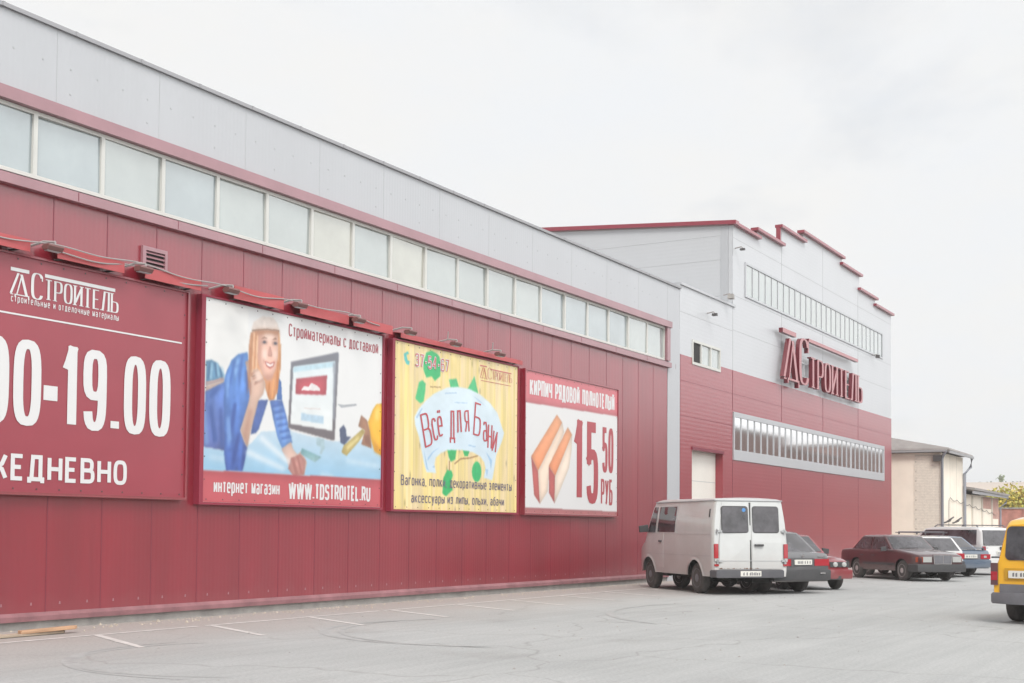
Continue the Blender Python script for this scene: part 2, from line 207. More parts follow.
ART2=[((226,222,212),[(15.574,5.158),(16.572,5.189),(16.554,2.804),(15.543,2.769)],(226,226,226)),((196,216,230),[(15.543,2.774),(16.039,2.749),(16.679,2.886),(16.952,3.118),(17.646,3.183),(18.442,3.105),(18.934,3.069),(20.419,3.205),(20.42,2.408),(15.539,2.387)],(150,196,226)),((98,146,180),[(15.577,4.182),(15.712,4.215),(15.85,4.165),(16.01,4.0),(16.012,3.915),(15.857,3.862),(15.586,3.774)],None),((170,150,150),[(15.585,3.846),(15.788,3.891),(16.01,3.976),(16.012,3.898),(15.586,3.774)],None),((222,196,184),[(15.586,3.774),(16.012,3.907),(16.013,3.841),(15.573,3.641)],None),((84,122,190),[(15.572,3.677),(16.013,3.878),(16.095,4.107),(16.639,3.842),(16.662,3.636),(16.662,3.636),(16.057,2.738),(15.543,2.774)],(92,108,168)),((98,148,214),[(16.017,3.683),(16.028,3.977),(16.095,4.107),(16.179,4.265),(16.337,4.382),(16.57,4.448),(16.6,4.289),(16.552,4.158),(16.655,3.944),(16.662,3.636),(16.663,3.611),(16.42,3.093),(16.597,2.806),(16.483,2.413),(16.093,2.406),(16.043,2.603),(16.013,3.577)],(70,100,176)),((84,110,176),[(16.81,3.649),(17.11,3.677),(16.984,3.386),(16.877,3.15),(16.804,3.082),(16.676,3.048),(16.724,3.34)],None),((92,134,205),[(17.349,4.118),(17.448,4.025),(17.475,3.71),(17.339,3.697)],None),((92,126,196),[(17.148,3.68),(17.475,3.71),(17.599,3.435),(17.725,3.08),(17.775,2.979),(17.502,2.846),(17.373,3.031),(17.25,3.356)],(104,150,214)),((222,190,176),[(17.475,2.844),(17.727,2.989),(17.794,2.863),(17.912,2.772),(18.012,2.836),(18.182,2.651),(18.105,2.41),(17.823,2.38),(17.739,2.456),(17.616,2.658)],None),((196,140,132),[(17.736,2.694),(17.995,2.786),(18.14,2.675),(18.105,2.423),(17.823,2.38),(17.661,2.509)],None),((206,154,122),[(16.636,4.783),(16.734,4.852),(17.37,4.927),(17.412,4.435),(17.396,4.123),(17.347,3.86),(17.262,3.69),(17.129,3.678),(17.029,3.88),(17.007,4.005),(16.655,3.944),(16.576,3.736),(16.553,4.083),(16.598,4.339),(16.604,4.59)],(216,150,100)),((226,214,206),[(16.653,4.836),(16.705,4.982),(16.945,5.118),(17.211,5.131),(17.328,5.045),(17.374,4.93),(17.025,4.905)],None),((176,150,130),[(16.66,4.842),(17.025,4.91),(17.374,4.935),(17.374,4.907),(17.025,4.884),(16.683,4.817)],None),((230,190,172),[(16.847,4.774),(17.064,4.849),(17.344,4.851),(17.364,4.481),(17.289,4.215),(17.189,4.055),(17.075,4.018),(16.968,4.078),(16.859,4.268),(16.802,4.464)],(226,178,160)),((96,96,104),[(16.932,4.663),(16.992,4.694),(17.053,4.674),(16.993,4.645)],None),((150,104,80),[(16.908,4.721),(16.99,4.762),(17.059,4.746),(16.991,4.745)],None),((96,96,104),[(17.213,4.679),(17.274,4.71),(17.336,4.69),(17.275,4.661)],None),((150,104,80),[(17.189,4.737),(17.272,4.779),(17.342,4.763),(17.273,4.761)],None),((208,160,144),[(17.137,4.633),(17.194,4.486),(17.188,4.439),(17.081,4.447)],None),((196,110,104),[(17.015,4.337),(17.152,4.312),(17.259,4.355),(17.23,4.285),(17.146,4.235),(17.058,4.266)],None),((238,234,230),[(17.038,4.322),(17.153,4.3),(17.236,4.337),(17.206,4.293),(17.138,4.265),(17.077,4.283)],None),((218,182,164),[(16.513,4.266),(16.574,4.311),(16.651,4.144),(16.816,4.2),(16.968,4.078),(17.036,3.932),(16.983,3.774),(16.865,3.654),(16.866,3.642),(16.675,3.098),(16.597,2.806),(16.42,3.106),(16.626,3.633),(16.634,3.741),(16.659,3.944)],(206,176,160)),((198,158,142),[(16.679,4.047),(16.799,4.098),(16.826,4.083),(16.709,4.025)],None),((198,158,142),[(16.754,3.954),(16.95,4.038),(16.969,4.017),(16.785,3.927)],None),((122,126,136),[(17.698,4.41),(19.038,4.747),(19.065,4.717),(18.968,3.098),(18.911,3.087),(17.645,3.23)],(112,104,108)),((222,232,236),[(17.768,4.329),(18.954,4.567),(18.895,3.265),(17.707,3.307)],(232,236,236)),((188,216,228),[(17.768,4.329),(18.954,4.567),(18.952,4.463),(17.766,4.234)],None),((190,84,96),[(17.849,4.123),(18.722,4.279),(18.7,3.914),(17.831,3.848)],None),((232,226,226),[(17.99,3.931),(18.07,4.019),(18.193,4.018),(18.275,4.092),(18.421,4.067),(18.528,4.01),(18.529,3.97)],None),((180,206,224),[(17.999,3.524),(18.636,3.509),(18.63,3.373),(17.994,3.392)],None),((214,200,196),[(18.079,3.622),(18.535,3.648),(18.536,3.634),(18.079,3.609)],None),((170,196,206),[(18.429,3.118),(18.658,3.097),(18.687,2.932),(18.596,2.819),(18.532,2.816),(18.572,2.939),(18.445,2.971)],None),((130,186,194),[(17.995,2.786),(18.033,2.889),(18.588,2.76),(18.41,2.659)],(176,212,216)),((168,172,178),[(19.05,3.774),(19.161,3.715),(19.632,3.797),(19.622,3.832),(19.204,3.773)],None),((246,190,60),[(20.008,3.532),(20.145,3.77),(20.261,3.88),(20.429,3.909),(20.43,2.896),(20.208,2.963),(20.061,3.239),(19.985,3.517)],(238,176,50)),((176,130,104),[(19.686,3.41),(19.773,3.627),(19.961,3.543),(20.059,3.324),(20.122,3.01),(19.785,3.066),(19.895,3.34)],None),((206,184,112),[(19.179,2.878),(19.242,3.019),(19.464,3.144),(19.825,3.369),(19.909,3.313),(19.692,3.102),(19.335,2.826)],None),((82,92,120),[(19.112,3.313),(19.234,3.404),(19.303,3.327),(19.328,3.19),(19.463,3.185),(19.264,3.026),(19.144,3.055)],None),((170,122,96,2.2),[(16.745,4.851),(17.374,4.922),(17.356,4.847),(16.784,4.77)],None),((202,152,134,2.2),[(16.81,4.756),(16.907,4.782),(16.927,4.556),(16.902,4.324),(16.986,4.118),(16.859,4.268),(16.802,4.464)],None),((246,222,210,2.0),[(16.965,4.548),(17.079,4.524),(17.045,4.366),(16.946,4.393)],None),((244,222,210,2.0),[(16.989,4.798),(17.237,4.821),(17.212,4.74),(16.991,4.727)],None),((240,210,196,1.6),[(17.212,4.553),(17.328,4.554),(17.311,4.418),(17.223,4.408)],None),((196,146,128,1.8),[(16.99,4.093),(17.245,4.128),(17.174,4.028),(17.053,4.015)],None),((214,160,146,1.4),[(17.122,4.631),(17.162,4.585),(17.188,4.439),(17.073,4.436)],None),((176,140,130,1.2),[(16.902,4.679),(16.991,4.717),(17.068,4.696),(17.069,4.65),(16.918,4.626)],None),((72,72,84,0.6),[(16.94,4.664),(16.992,4.694),(17.045,4.675),(16.993,4.648)],None),((140,100,84,0.7),[(16.901,4.715),(16.99,4.762),(17.066,4.747),(16.991,4.739)],None),((176,140,130,1.2),[(17.182,4.695),(17.273,4.733),(17.351,4.712),(17.352,4.666),(17.199,4.641)],None),((72,72,84,0.6),[(17.221,4.68),(17.274,4.71),(17.329,4.691),(17.275,4.664)],None),((140,100,84,0.7),[(17.181,4.731),(17.272,4.779),(17.35,4.764),(17.273,4.756)],None),((190,104,98,0.8),[(17.0,4.346),(17.152,4.317),(17.274,4.373),(17.237,4.281),(17.147,4.225),(17.051,4.26)],None),((246,242,238,0.6),[(17.03,4.329),(17.153,4.302),(17.247,4.346),(17.214,4.289),(17.142,4.257),(17.069,4.277)],None),((206,156,140,0.9),[(16.969,4.383),(16.999,4.366),(16.986,4.283),(16.955,4.305)],None),((178,126,92,0.8),[(16.662,4.774),(16.695,4.779),(16.697,4.049),(16.664,4.045)],None),((232,192,158,0.8),[(16.713,4.806),(16.746,4.811),(16.711,4.101),(16.677,4.097)],None),((190,134,98,0.8),[(16.765,4.813),(16.798,4.818),(16.782,4.209),(16.749,4.205)],None),((236,200,166,0.8),[(16.795,4.767),(16.829,4.771),(16.805,4.161),(16.772,4.158)],None),((176,120,88,0.8),[(16.623,4.543),(16.656,4.547),(16.636,3.842),(16.603,3.838)],None),((226,170,122,0.8),[(17.356,4.868),(17.39,4.873),(17.406,4.176),(17.371,4.172)],None),((196,124,70,0.8),[(17.336,4.375),(17.37,4.379),(17.352,3.809),(17.317,3.806)],None),((236,170,112,0.8),[(17.235,4.055),(17.269,4.058),(17.223,3.72),(17.189,3.717)],None),((190,118,66,0.8),[(17.121,3.992),(17.156,3.995),(17.131,3.737),(17.097,3.734)],None),((190,128,84,0.8),[(17.395,4.692),(17.43,4.696),(17.42,4.229),(17.385,4.225)],None),((66,104,176,1.3),[(16.24,4.247),(16.289,4.265),(16.184,3.896),(16.125,3.693),(16.134,3.94)],None),((70,108,178,1.3),[(16.416,4.367),(16.473,4.394),(16.417,4.019),(16.359,3.715),(16.351,4.062)],None),((142,182,232,1.3),[(16.324,4.306),(16.374,4.332),(16.275,3.954),(16.257,4.125)],None),((64,90,160,1.3),[(16.523,4.13),(16.552,4.133),(16.602,3.888),(16.563,3.66)],None),((140,180,232,1.3),[(16.098,3.985),(16.132,4.038),(16.106,3.642),(16.078,3.64)],None),((66,98,164,1.3),[(15.791,3.758),(15.962,3.824),(15.827,3.665),(15.659,3.545),(15.691,3.652)],None),((76,116,186,1.3),[(16.217,4.17),(16.485,4.226),(16.485,4.206),(16.218,4.141)],None),((58,86,156,1.4),[(16.249,3.549),(16.32,3.556),(16.242,3.105),(16.177,2.855),(16.17,3.149)],None),((120,160,220,1.4),[(16.079,3.29),(16.148,3.32),(16.21,2.956),(16.126,2.779)],None),((56,80,150,1.4),[(16.35,3.039),(16.421,3.056),(16.307,2.568),(16.222,2.416),(16.25,2.737)],None),((54,76,144,1.4),[(16.516,2.876),(16.583,2.805),(16.489,2.453),(16.446,2.451)],None),((66,94,160,1.4),[(15.662,3.449),(15.729,3.479),(15.88,2.886),(15.778,2.831)],None),((120,150,204,1.4),[(15.53,3.342),(15.595,3.396),(15.677,2.825),(15.576,2.795)],None),((64,90,156,1.4),[(15.902,3.421),(15.97,3.452),(16.014,2.772),(15.952,2.769)],None),((60,90,160,1.4),[(16.057,2.738),(16.267,2.787),(16.519,2.752),(16.268,2.75)],None),((64,96,166,1.0),[(17.215,3.584),(17.484,3.643),(17.508,3.625),(17.231,3.554)],None),((140,176,226,1.0),[(17.239,3.54),(17.485,3.597),(17.493,3.582),(17.247,3.52)],None),((64,96,166,1.0),[(17.263,3.475),(17.534,3.533),(17.558,3.515),(17.279,3.445)],None),((140,176,226,1.0),[(17.287,3.431),(17.535,3.487),(17.543,3.472),(17.295,3.411)],None),((64,96,166,1.0),[(17.312,3.366),(17.583,3.423),(17.607,3.405),(17.328,3.336)],None),((140,176,226,1.0),[(17.336,3.322),(17.584,3.377),(17.593,3.362),(17.344,3.302)],None),((64,96,166,1.0),[(17.361,3.257),(17.633,3.313),(17.657,3.294),(17.377,3.227)],None),((140,176,226,1.0),[(17.385,3.212),(17.634,3.266),(17.642,3.251),(17.393,3.192)],None),((64,96,166,1.0),[(17.41,3.147),(17.683,3.202),(17.707,3.183),(17.426,3.117)],None),((140,176,226,1.0),[(17.434,3.102),(17.684,3.155),(17.692,3.14),(17.442,3.082)],None),((64,96,166,1.0),[(17.459,3.037),(17.733,3.091),(17.757,3.072),(17.475,3.007)],None),((140,176,226,1.0),[(17.483,2.992),(17.734,3.044),(17.742,3.029),(17.491,2.972)],None),((64,104,140,1.0),[(15.645,4.154),(15.692,4.171),(15.672,3.891),(15.624,3.886)],None),((150,190,214,1.0),[(15.699,4.16),(15.74,4.177),(15.719,3.896),(15.672,3.891)],None),((64,104,140,1.0),[(15.767,4.18),(15.815,4.173),(15.855,3.959),(15.814,3.93)],None),((150,190,214,1.0),[(15.822,4.186),(15.863,4.179),(15.903,3.964),(15.862,3.936)],None),((64,104,140,1.0),[(15.885,4.133),(15.927,4.108),(15.98,3.948),(15.945,3.932)],None),((150,190,214,1.0),[(15.94,4.139),(15.976,4.114),(16.028,3.953),(15.994,3.937)],None),((178,132,116,0.8),[(16.67,4.096),(16.824,4.168),(16.839,4.15),(16.693,4.073)],None),((178,132,116,0.8),[(16.694,4.008),(16.892,4.105),(16.908,4.086),(16.709,3.985)],None),((178,132,116,0.8),[(16.733,3.922),(16.962,4.026),(16.977,4.007),(16.756,3.899)],None),((178,132,116,0.8),[(16.619,3.94),(16.674,3.946),(16.671,3.745),(16.635,3.691)],None),((240,212,198,1.5),[(16.75,4.13),(16.891,4.176),(16.962,4.026),(16.821,3.961)],None),((186,146,128,2.0),[(16.629,3.483),(16.721,3.491),(16.62,3.082),(16.582,2.83),(16.476,3.023)],None),((170,112,104,0.9),[(17.736,2.694),(17.816,2.711),(17.943,2.416),(17.862,2.4)],None),((170,112,104,0.9),[(17.895,2.734),(17.943,2.747),(18.055,2.447),(18.007,2.419)],None),((228,236,242,2.0),[(16.627,2.783),(17.659,2.504),(17.502,2.477),(16.519,2.727)],None),((228,236,242,2.0),[(16.954,3.055),(17.735,2.638),(17.657,2.582),(16.88,2.994)],None),((228,236,242,2.0),[(15.681,2.633),(16.043,2.603),(16.043,2.574),(15.682,2.604)],None),((226,236,242,2.0),[(18.561,2.468),(18.947,2.43),(18.948,2.397),(18.561,2.436)],None),((226,236,242,2.0),[(19.337,2.749),(20.405,2.688),(20.406,2.654),(19.338,2.716)],None),((150,156,168,1.2),[(18.903,4.539),(18.959,4.556),(18.96,3.471),(18.916,3.467)],None),((252,214,110,2.0),[(20.239,3.806),(20.358,3.845),(20.339,3.577),(20.206,3.567)],None),((214,150,40,2.0),[(20.156,3.188),(20.423,3.004),(20.425,2.901),(20.218,2.958)],None),((140,98,80,1.2),[(19.873,3.254),(20.037,3.265),(20.088,3.042),(19.9,3.101)],None),((228,214,150,1.2),[(19.332,2.997),(19.69,3.214),(19.736,3.184),(19.356,2.929)],None),((184,84,92),[(15.539,2.391),(20.42,2.414),(20.411,1.901),(15.53,1.929)],None)]
ART3=[((44,184,110),[(21.865,4.897),(21.958,5.099),(22.151,5.164),(22.324,5.13),(22.449,5.076),(22.492,4.914),(22.482,4.663),(22.285,4.545),(22.161,4.629),(21.968,4.581),(21.859,4.733)],None),((64,190,120),[(21.706,4.458),(21.825,4.511),(21.946,4.456),(21.934,4.304),(21.88,4.082),(21.762,4.03),(21.581,4.109)],None),((70,190,124),[(22.82,4.629),(23.118,4.674),(23.225,4.486),(22.89,4.453)],None),((70,190,124),[(23.833,4.807),(24.003,4.432),(23.543,4.474)],None),((50,176,100),[(22.77,3.155),(23.144,3.177),(23.096,2.949),(22.917,2.884),(22.839,2.992)],None),((50,176,100),[(23.379,3.176),(23.672,3.164),(23.594,3.045),(23.461,3.033)],None),((40,182,108),[(24.158,2.726),(24.14,2.627),(24.086,2.546),(24.008,2.499),(23.921,2.496),(23.842,2.537),(23.786,2.613),(23.766,2.71),(23.783,2.808),(23.836,2.888),(23.914,2.935),(24.001,2.939),(24.081,2.899),(24.137,2.823)],None),((44,180,104),[(22.645,2.537),(22.793,2.71),(22.946,2.703),(23.009,2.607),(22.9,2.407),(23.015,2.299),(22.753,2.152),(22.611,2.203)],None),((168,130,84),[(23.046,2.856),(23.304,2.988),(23.674,3.021),(24.009,3.088),(24.031,3.066),(23.686,2.99),(23.315,2.954),(23.078,2.835)],None),((168,130,84),[(22.851,2.908),(22.886,2.91),(22.885,2.686),(22.844,2.684)],None),((168,140,94),[(22.116,4.418),(22.51,4.444),(22.511,4.421),(22.116,4.393)],None),((216,232,240),[(21.555,3.73),(21.693,3.903),(21.928,4.086),(22.265,4.281),(22.762,4.455),(23.173,4.509),(23.649,4.505),(24.086,4.425),(24.478,4.285),(24.824,4.077),(25.037,3.756),(25.121,3.651),(25.036,3.466),(24.781,3.123),(24.706,2.823),(24.62,2.554),(24.254,2.599),(24.334,2.806),(24.265,2.949),(24.108,3.058),(23.78,3.142),(23.353,3.161),(22.786,3.128),(22.536,3.05),(22.339,2.938),(22.293,2.771),(22.37,2.623),(22.013,2.622),(21.904,2.834),(21.727,3.338),(21.581,3.571)],(206,226,240)),((170,200,226),[(21.602,3.733),(21.811,3.94),(21.845,3.926),(21.659,3.711)],None),((170,200,226),[(23.759,4.38),(24.033,4.304),(24.311,4.182),(24.033,4.274)],None),((170,200,226),[(23.023,4.17),(23.547,4.202),(23.548,4.182),(23.049,4.152)],None),((170,200,226),[(22.663,4.333),(23.123,4.385),(23.123,4.363),(22.674,4.309)],None),((160,196,226),[(22.046,2.923),(22.238,3.07),(22.484,3.167),(22.239,3.037),(22.048,2.855)],None),((160,196,226),[(21.899,3.105),(22.05,2.732),(22.1,2.666),(22.002,2.703)],None),((160,196,226),[(23.616,3.29),(23.913,3.279),(23.897,3.255),(23.617,3.267)],None),((160,196,226),[(24.328,3.187),(24.612,2.996),(24.559,2.787),(24.499,2.99)],None),((160,196,226),[(22.196,2.739),(22.317,2.786),(22.304,2.73)],None),((160,196,226),[(24.306,2.805),(24.446,2.782),(24.393,2.633)],None),((88,200,196),[(21.16,4.98),(21.297,5.045),(21.344,5.002),(21.252,4.965),(21.291,4.862),(21.366,4.839),(21.339,4.769),(21.247,4.782),(21.181,4.857)],None)]
ART4=[((196,104,112),[(26.089,5.162),(30.979,5.17),(31.007,4.444),(26.079,4.471)],None),((230,164,122),[(27.63,4.273),(27.916,4.094),(26.716,2.853),(26.374,3.183)],(236,150,104)),((192,96,92),[(26.374,3.183),(26.716,2.853),(26.815,2.076),(26.526,2.278)],None),((238,216,196),[(27.916,4.094),(28.008,3.871),(27.254,2.852),(27.186,2.379),(26.815,2.076),(26.716,2.853)],None),((230,164,122),[(28.2,4.008),(28.437,3.83),(27.563,2.76),(27.237,3.001)],(236,146,100)),((190,92,90),[(27.237,3.001),(27.563,2.76),(27.542,2.098),(27.261,2.345)],None),((238,220,202),[(28.437,3.83),(28.41,3.449),(28.283,2.995),(27.617,2.185),(27.542,2.098),(27.563,2.76)],None),((178,110,112),[(26.062,1.942),(31.001,1.913),(30.981,1.82),(26.036,1.833)],None)]
ARCH=[('В',21.895,3.824,22.09,3.184),('с',22.216,3.768,22.357,3.324),('ё',22.447,3.828,22.529,3.418),('д',22.949,3.994,22.97,3.391),('л',23.181,4.014,23.242,3.537),('я',23.507,4.041,23.558,3.573),('Б',24.007,4.214,23.936,3.526),('а',24.289,3.858,24.296,3.419),('н',24.514,3.816,24.484,3.269),('и',24.744,3.684,24.666,3.205)]
# ------------------------------------------------------------ ground
def ground_mat():
    m = bpy.data.materials.new('dusty_asphalt'); m.use_nodes = True; t = m.node_tree; b = t.nodes['Principled BSDF']
    co = N('ShaderNodeTexCoord', t)
    def noise(scale, stretch, rot=0, det=8, ro=.6):
        mp_ = N('ShaderNodeMapping', t); mp_.inputs['Scale'].default_value = stretch; mp_.inputs['Rotation'].default_value = (0, 0, rot); t.links.new(co.outputs['Object'], mp_.inputs[0])
        n = N('ShaderNodeTexNoise', t); n.inputs['Scale'].default_value = scale; n.inputs['Detail'].default_value = det; n.inputs['Roughness'].default_value = ro; t.links.new(mp_.outputs[0], n.inputs['Vector']); return n.outputs[0]
    def ramp(f, a, c, p0=.35, p1=.65):
        r = N('ShaderNodeValToRGB', t); r.color_ramp.elements[0].position = p0; r.color_ramp.elements[1].position = p1
        r.color_ramp.elements[0].color = (*a, 1); r.color_ramp.elements[1].color = (*c, 1); t.links.new(f, r.inputs[0]); return r.outputs[0]
    def mix(fac, a, c, mode='MIX'):
        x = N('ShaderNodeMix', t, data_type='RGBA', blend_type=mode)
        if isinstance(fac, float): x.inputs[0].default_value = fac
        else: t.links.new(fac, x.inputs[0])
        for k, v in ((6, a), (7, c)):
            if isinstance(v, tuple): x.inputs[k].default_value = (*v, 1)
            else: t.links.new(v, x.inputs[k])
        return x.outputs[2]
    base = ramp(noise(.22, (1, 1, 1)), (.355, .361, .357), (.41, .416, .411))
    streak = ramp(noise(1.0, (.16, 1.6, 1), .12, 6), (.93, .93, .93), (1.05, 1.05, 1.05), .3, .7)
    col = mix(1.0, base, streak, 'MULTIPLY')
    fs = ramp(noise(1.0, (.09, 7, 1), .08, 4), (.95, .95, .955), (1.035, 1.035, 1.035), .32, .68); col = mix(1.0, col, fs, 'MULTIPLY')
    vo = N('ShaderNodeTexVoronoi', t, feature='DISTANCE_TO_EDGE'); vo.inputs['Scale'].default_value = .22
    wm = N('ShaderNodeMapping', t); t.links.new(co.outputs['Object'], wm.inputs[0]); nw = N('ShaderNodeTexNoise', t); nw.inputs['Scale'].default_value = .9; t.links.new(co.outputs['Object'], nw.inputs[0]); av = N('ShaderNodeVectorMath', t, operation='ADD'); t.links.new(wm.outputs[0], av.inputs[0]); t.links.new(nw.outputs['Color'], av.inputs[1]); t.links.new(av.outputs[0], vo.inputs['Vector'])
    col = mix(1.0, col, ramp(vo.outputs['Distance'], (.80, .79, .78), (1, 1, 1), .001, .006), 'MULTIPLY')
    stain = ramp(noise(.45, (1, 1, 1), 1.1, 4, .5), (1, 1, 1), (.86, .85, .84), .60, .74); col = mix(1.0, col, stain, 'MULTIPLY')
    fine = ramp(noise(26, (1, 1, 1), 0, 5, .7), (.80, .80, .80), (1.12, 1.12, 1.12), .3, .7)
    col = mix(1.0, col, fine, 'MULTIPLY')
    # browner grit lying towards the foot of the wall
    se = N('ShaderNodeSeparateXYZ', t); t.links.new(co.outputs['Object'], se.inputs[0])
    wob = N('ShaderNodeMath', t, operation='MULTIPLY_ADD'); t.links.new(noise(.5, (1, 1, 1)), wob.inputs[0]); wob.inputs[1].default_value = 3.2; t.links.new(se.outputs[1], wob.inputs[2])
    mr = N('ShaderNodeMapRange', t); t.links.new(wob.outputs[0], mr.inputs[0]); mr.inputs[1].default_value = 12.2; mr.inputs[2].default_value = 16.2
    col = mix(mr.outputs[0], col, mix(1.0, (.36, .325, .305), fine, 'MULTIPLY'))
    sp = ramp(noise(7, (1, 1, 1), 0, 3, .5), (1, 1, 1), (.80, .78, .76), .68, .76)
    col = mix(1.0, col, sp, 'MULTIPLY')
    t.links.new(col, b.inputs['Base Color']); b.inputs['Roughness'].default_value = .82; b.inputs['Specular IOR Level'].default_value = .35
    bu = N('ShaderNodeBump', t); bu.inputs['Strength'].default_value = .35; bu.inputs['Distance'].default_value = .01; t.links.new(noise(45, (1, 1, 1), 0, 4, .7), bu.inputs['Height']); t.links.new(bu.outputs[0], b.inputs['Normal'])
    return m
g = MB(); g.poly([(-60, -40, 0), (230, -40, 0), (230, 75, 0), (-60, 75, 0)]); structure(g.build('car_park', ground_mat(), ref=(0, 0, 0)))
m_field = mat('dry_field', (.36, .31, .22), .95, var=.25, vscale=.06)
m_hill = mat('mown_field', (.50, .42, .36), .95, var=.12, vscale=.02)
g = MB(); g.poly([(-900, -1500, -.05), (2200, -1500, -.05), (2200, 1800, -.05), (-900, 1800, -.05)]); structure(g.build('field', m_field))
# far slope that rises behind the yard
g = MB(); rows = []
for i in range(11):
    x = 150+i*26; hgt = [0, .1, .8, 2.6, 5.4, 8.4, 11.2, 13.4, 14.7, 15.3, 15.5][i]
    rows.append([g.vert((x, -260+j*40, hgt+.5*math.sin(j*.6+i))) for j in range(16)])
for i in range(10):
    for j in range(15): g.face((rows[i][j], rows[i+1][j], rows[i+1][j+1], rows[i][j+1]))
structure(g.build('hill', m_hill, smooth=60))
# painted bay lines, worn
m_line = mat('worn_white_paint', (.55, .53, .51), .7, var=.24, vscale=7)
g = MB(); ZL = .004
def strip(x0, y0, x1, y1, wd, z=ZL):
    d = Vector((x1-x0, y1-y0, 0)); n = Vector((-d.y, d.x, 0)).normalized()*wd/2; k = max(1, int(d.length/1.0))
    a = Vector((x0, y0, z))
    for q in range(k):
        p, r = a+d*(q/k), a+d*((q+1)/k); w0 = n*(1+.12*math.sin(q*2.1)); w1 = n*(1+.12*math.sin(q*2.1+2.1))
        g.poly([p-w0, r-w1, r+w1, p+w0])
for x0, x1 in ((4, 14.1), (14.25, 18.6), (18.7, 30.5), (31, 34.5)): strip(x0, 13.66-.002*x0, x1, 13.66-.002*x1, .10)
for k, x in enumerate((5.55, 7.75, 9.95, 12.2, 14.38, 16.65, 18.93, 21.11, 23.1, 25.3, 27.5, 29.6)):
    L_ = 2.0 if x > 11 else 1.75
    strip(x-.03, 13.58, x-.47*L_, 13.58-.9*L_, .105)
structure(g.build('parking_markings', m_line))
# dark tyre scuffs
m_scuff = mat('tyre_scuff', (.335, .335, .331), .85, var=.2, vscale=5)
g = MB()
AZ = [.0018]
def arc_scuff(cx, cy, r, a0, a1, wd):
    n = 26; P = []; AZ[0] += .0004
    for i in range(n+1):
        a = rad(a0+(a1-a0)*i/n); ww = wd*math.sin(math.pi*min(1, max(.03, i/n)))**.5
        P.append(((cx+(r-ww/2)*math.cos(a), cy+(r-ww/2)*math.sin(a), AZ[0]), (cx+(r+ww/2)*math.cos(a), cy+(r+ww/2)*math.sin(a), AZ[0])))
    for i in range(n): g.poly([P[i][0], P[i][1], P[i+1][1], P[i+1][0]])
for q in ((11.2, 9.9, 2.0, 60, 215, .12), (11.4, 9.7, 2.35, 75, 200, .07), (16.0, 9.6, 2.5, 55, 210, .13), (16.3, 9.2, 2.75, 80, 200, .08), (22.5, 6.0, 4.5, 70, 150, .14)): arc_scuff(*q)
structure(g.build('tyre_marks', m_scuff))
# grit and stones along the foot of the wall
m_stone = mat('grit', (.40, .35, .29), .9, var=.4, vscale=9)
g = MB(); rnd = random.Random(3)
for k in range(420):
    x = rnd.uniform(11, 34); c0 = 14.95-abs(rnd.gauss(0, .3)); s = rnd.uniform(.008, .024)*(1.7 if 12.8 < x < 15.2 and rnd.random() < .3 else 1)
    if c0 < 13.9: continue
    ps = [(x+s*math.cos(a)*rnd.uniform(.7, 1.2), c0+s*math.sin(a)*rnd.uniform(.7, 1.2), .001) for a in (0, 1.2, 2.5, 3.8, 5.0)]
    t_ = g.vert((x, c0, s*1.1)); i = [g.vert(p) for p in ps]
    for j in range(5): g.face((i[j], i[(j+1) % 5], t_))
for k in range(150):
    x = rnd.uniform(8, 40); c0 = rnd.uniform(4, 13.5); s = rnd.uniform(.008, .022); a0 = rnd.random()*6
    ps = [(x+s*math.cos(a+a0)*rnd.uniform(.6, 1.4), c0+s*math.sin(a+a0), .001) for a in (0, 1.2, 2.5, 3.8, 5.0)]; t_ = g.vert((x, c0, s*.8)); i = [g.vert(p) for p in ps]
    for j in range(5): g.face((i[j], i[(j+1) % 5], t_), 1)
structure(g.build('rubble', [m_stone, m_plinth]), 'stuff')
m_base = mat('dusty_base_flashing', (.24, .11, .12), .7, var=.3, vscale=2.5)
# ------------------------------------------------------------ long hall
hall = thing('store_hall', (20, D, 0), 'long burgundy and pale grey sheet-clad store hall with a row of square windows', 'building')
XL, XR = 2.0, 35.45
g = MB()
g.box(XL, 34.55, D, D+.15, .12, 6.3); g.box(XL, 34.55, D-.02, D, .12, .155, 1)
for k in range(33):
    x = 2.55+k*1.0
    if x < 34.5: g.box(x-.006, x+.006, D-.003, D, .16, 6.2, 1)
for k in range(66):
    x = 2.3+k*.5
    if x < 34.4: g.poly([(x-.016, D-.004, .34), (x+.016, D-.004, .34), (x+.012, D-.004, .38), (x-.010, D-.004, .38)], 2)
g.build('wall', [m_red, m_joint, m_trim], hall)
g = MB(); g.box(XL, 34.6, D-.05, D, .12, .19); g.poly([(XL, D-.05, .19), (34.6, D-.05, .19), (34.6, D, .24), (XL, D, .24)]); g.build('base_flashing', m_base, hall)
g = MB(); g.box(XL, 35.4, D+.01, D+.15, -.1, .118); g.build('plinth', m_plinth, hall)
g = MB()
g.box(XL, XR-.01, D, D+.15, 7.45, 8.66); 
for k in range(17):
    x = 2.55+k*2.0; g.box(x-.0025, x+.0025, D-.003, D, 7.55, 8.66, 1)
for k in range(64):
    x = 2.3+k*.5
    for z in ((8.15,) if k % 3 else (8.15, 7.78)): g.box(x-.011, x+.011, D-.006, D, z-.011, z+.011, 1)
g.build('parapet', [m_grey, m_greyj], hall)
g = MB(); g.box(34.553, XR, D-.012, D+.15, .0, 7.448); g.build('corner_pilaster', m_grey, hall)
g = MB(); g.box(XL, XR+.02, D-.05, D+.5, 8.66, 8.72)
for k in range(26): g.box(2.7+k*1.27-.02, 2.7+k*1.27+.02, D-.056, D-.05, 8.66, 8.724)
g.build('parapet_cap', m_cap, hall)
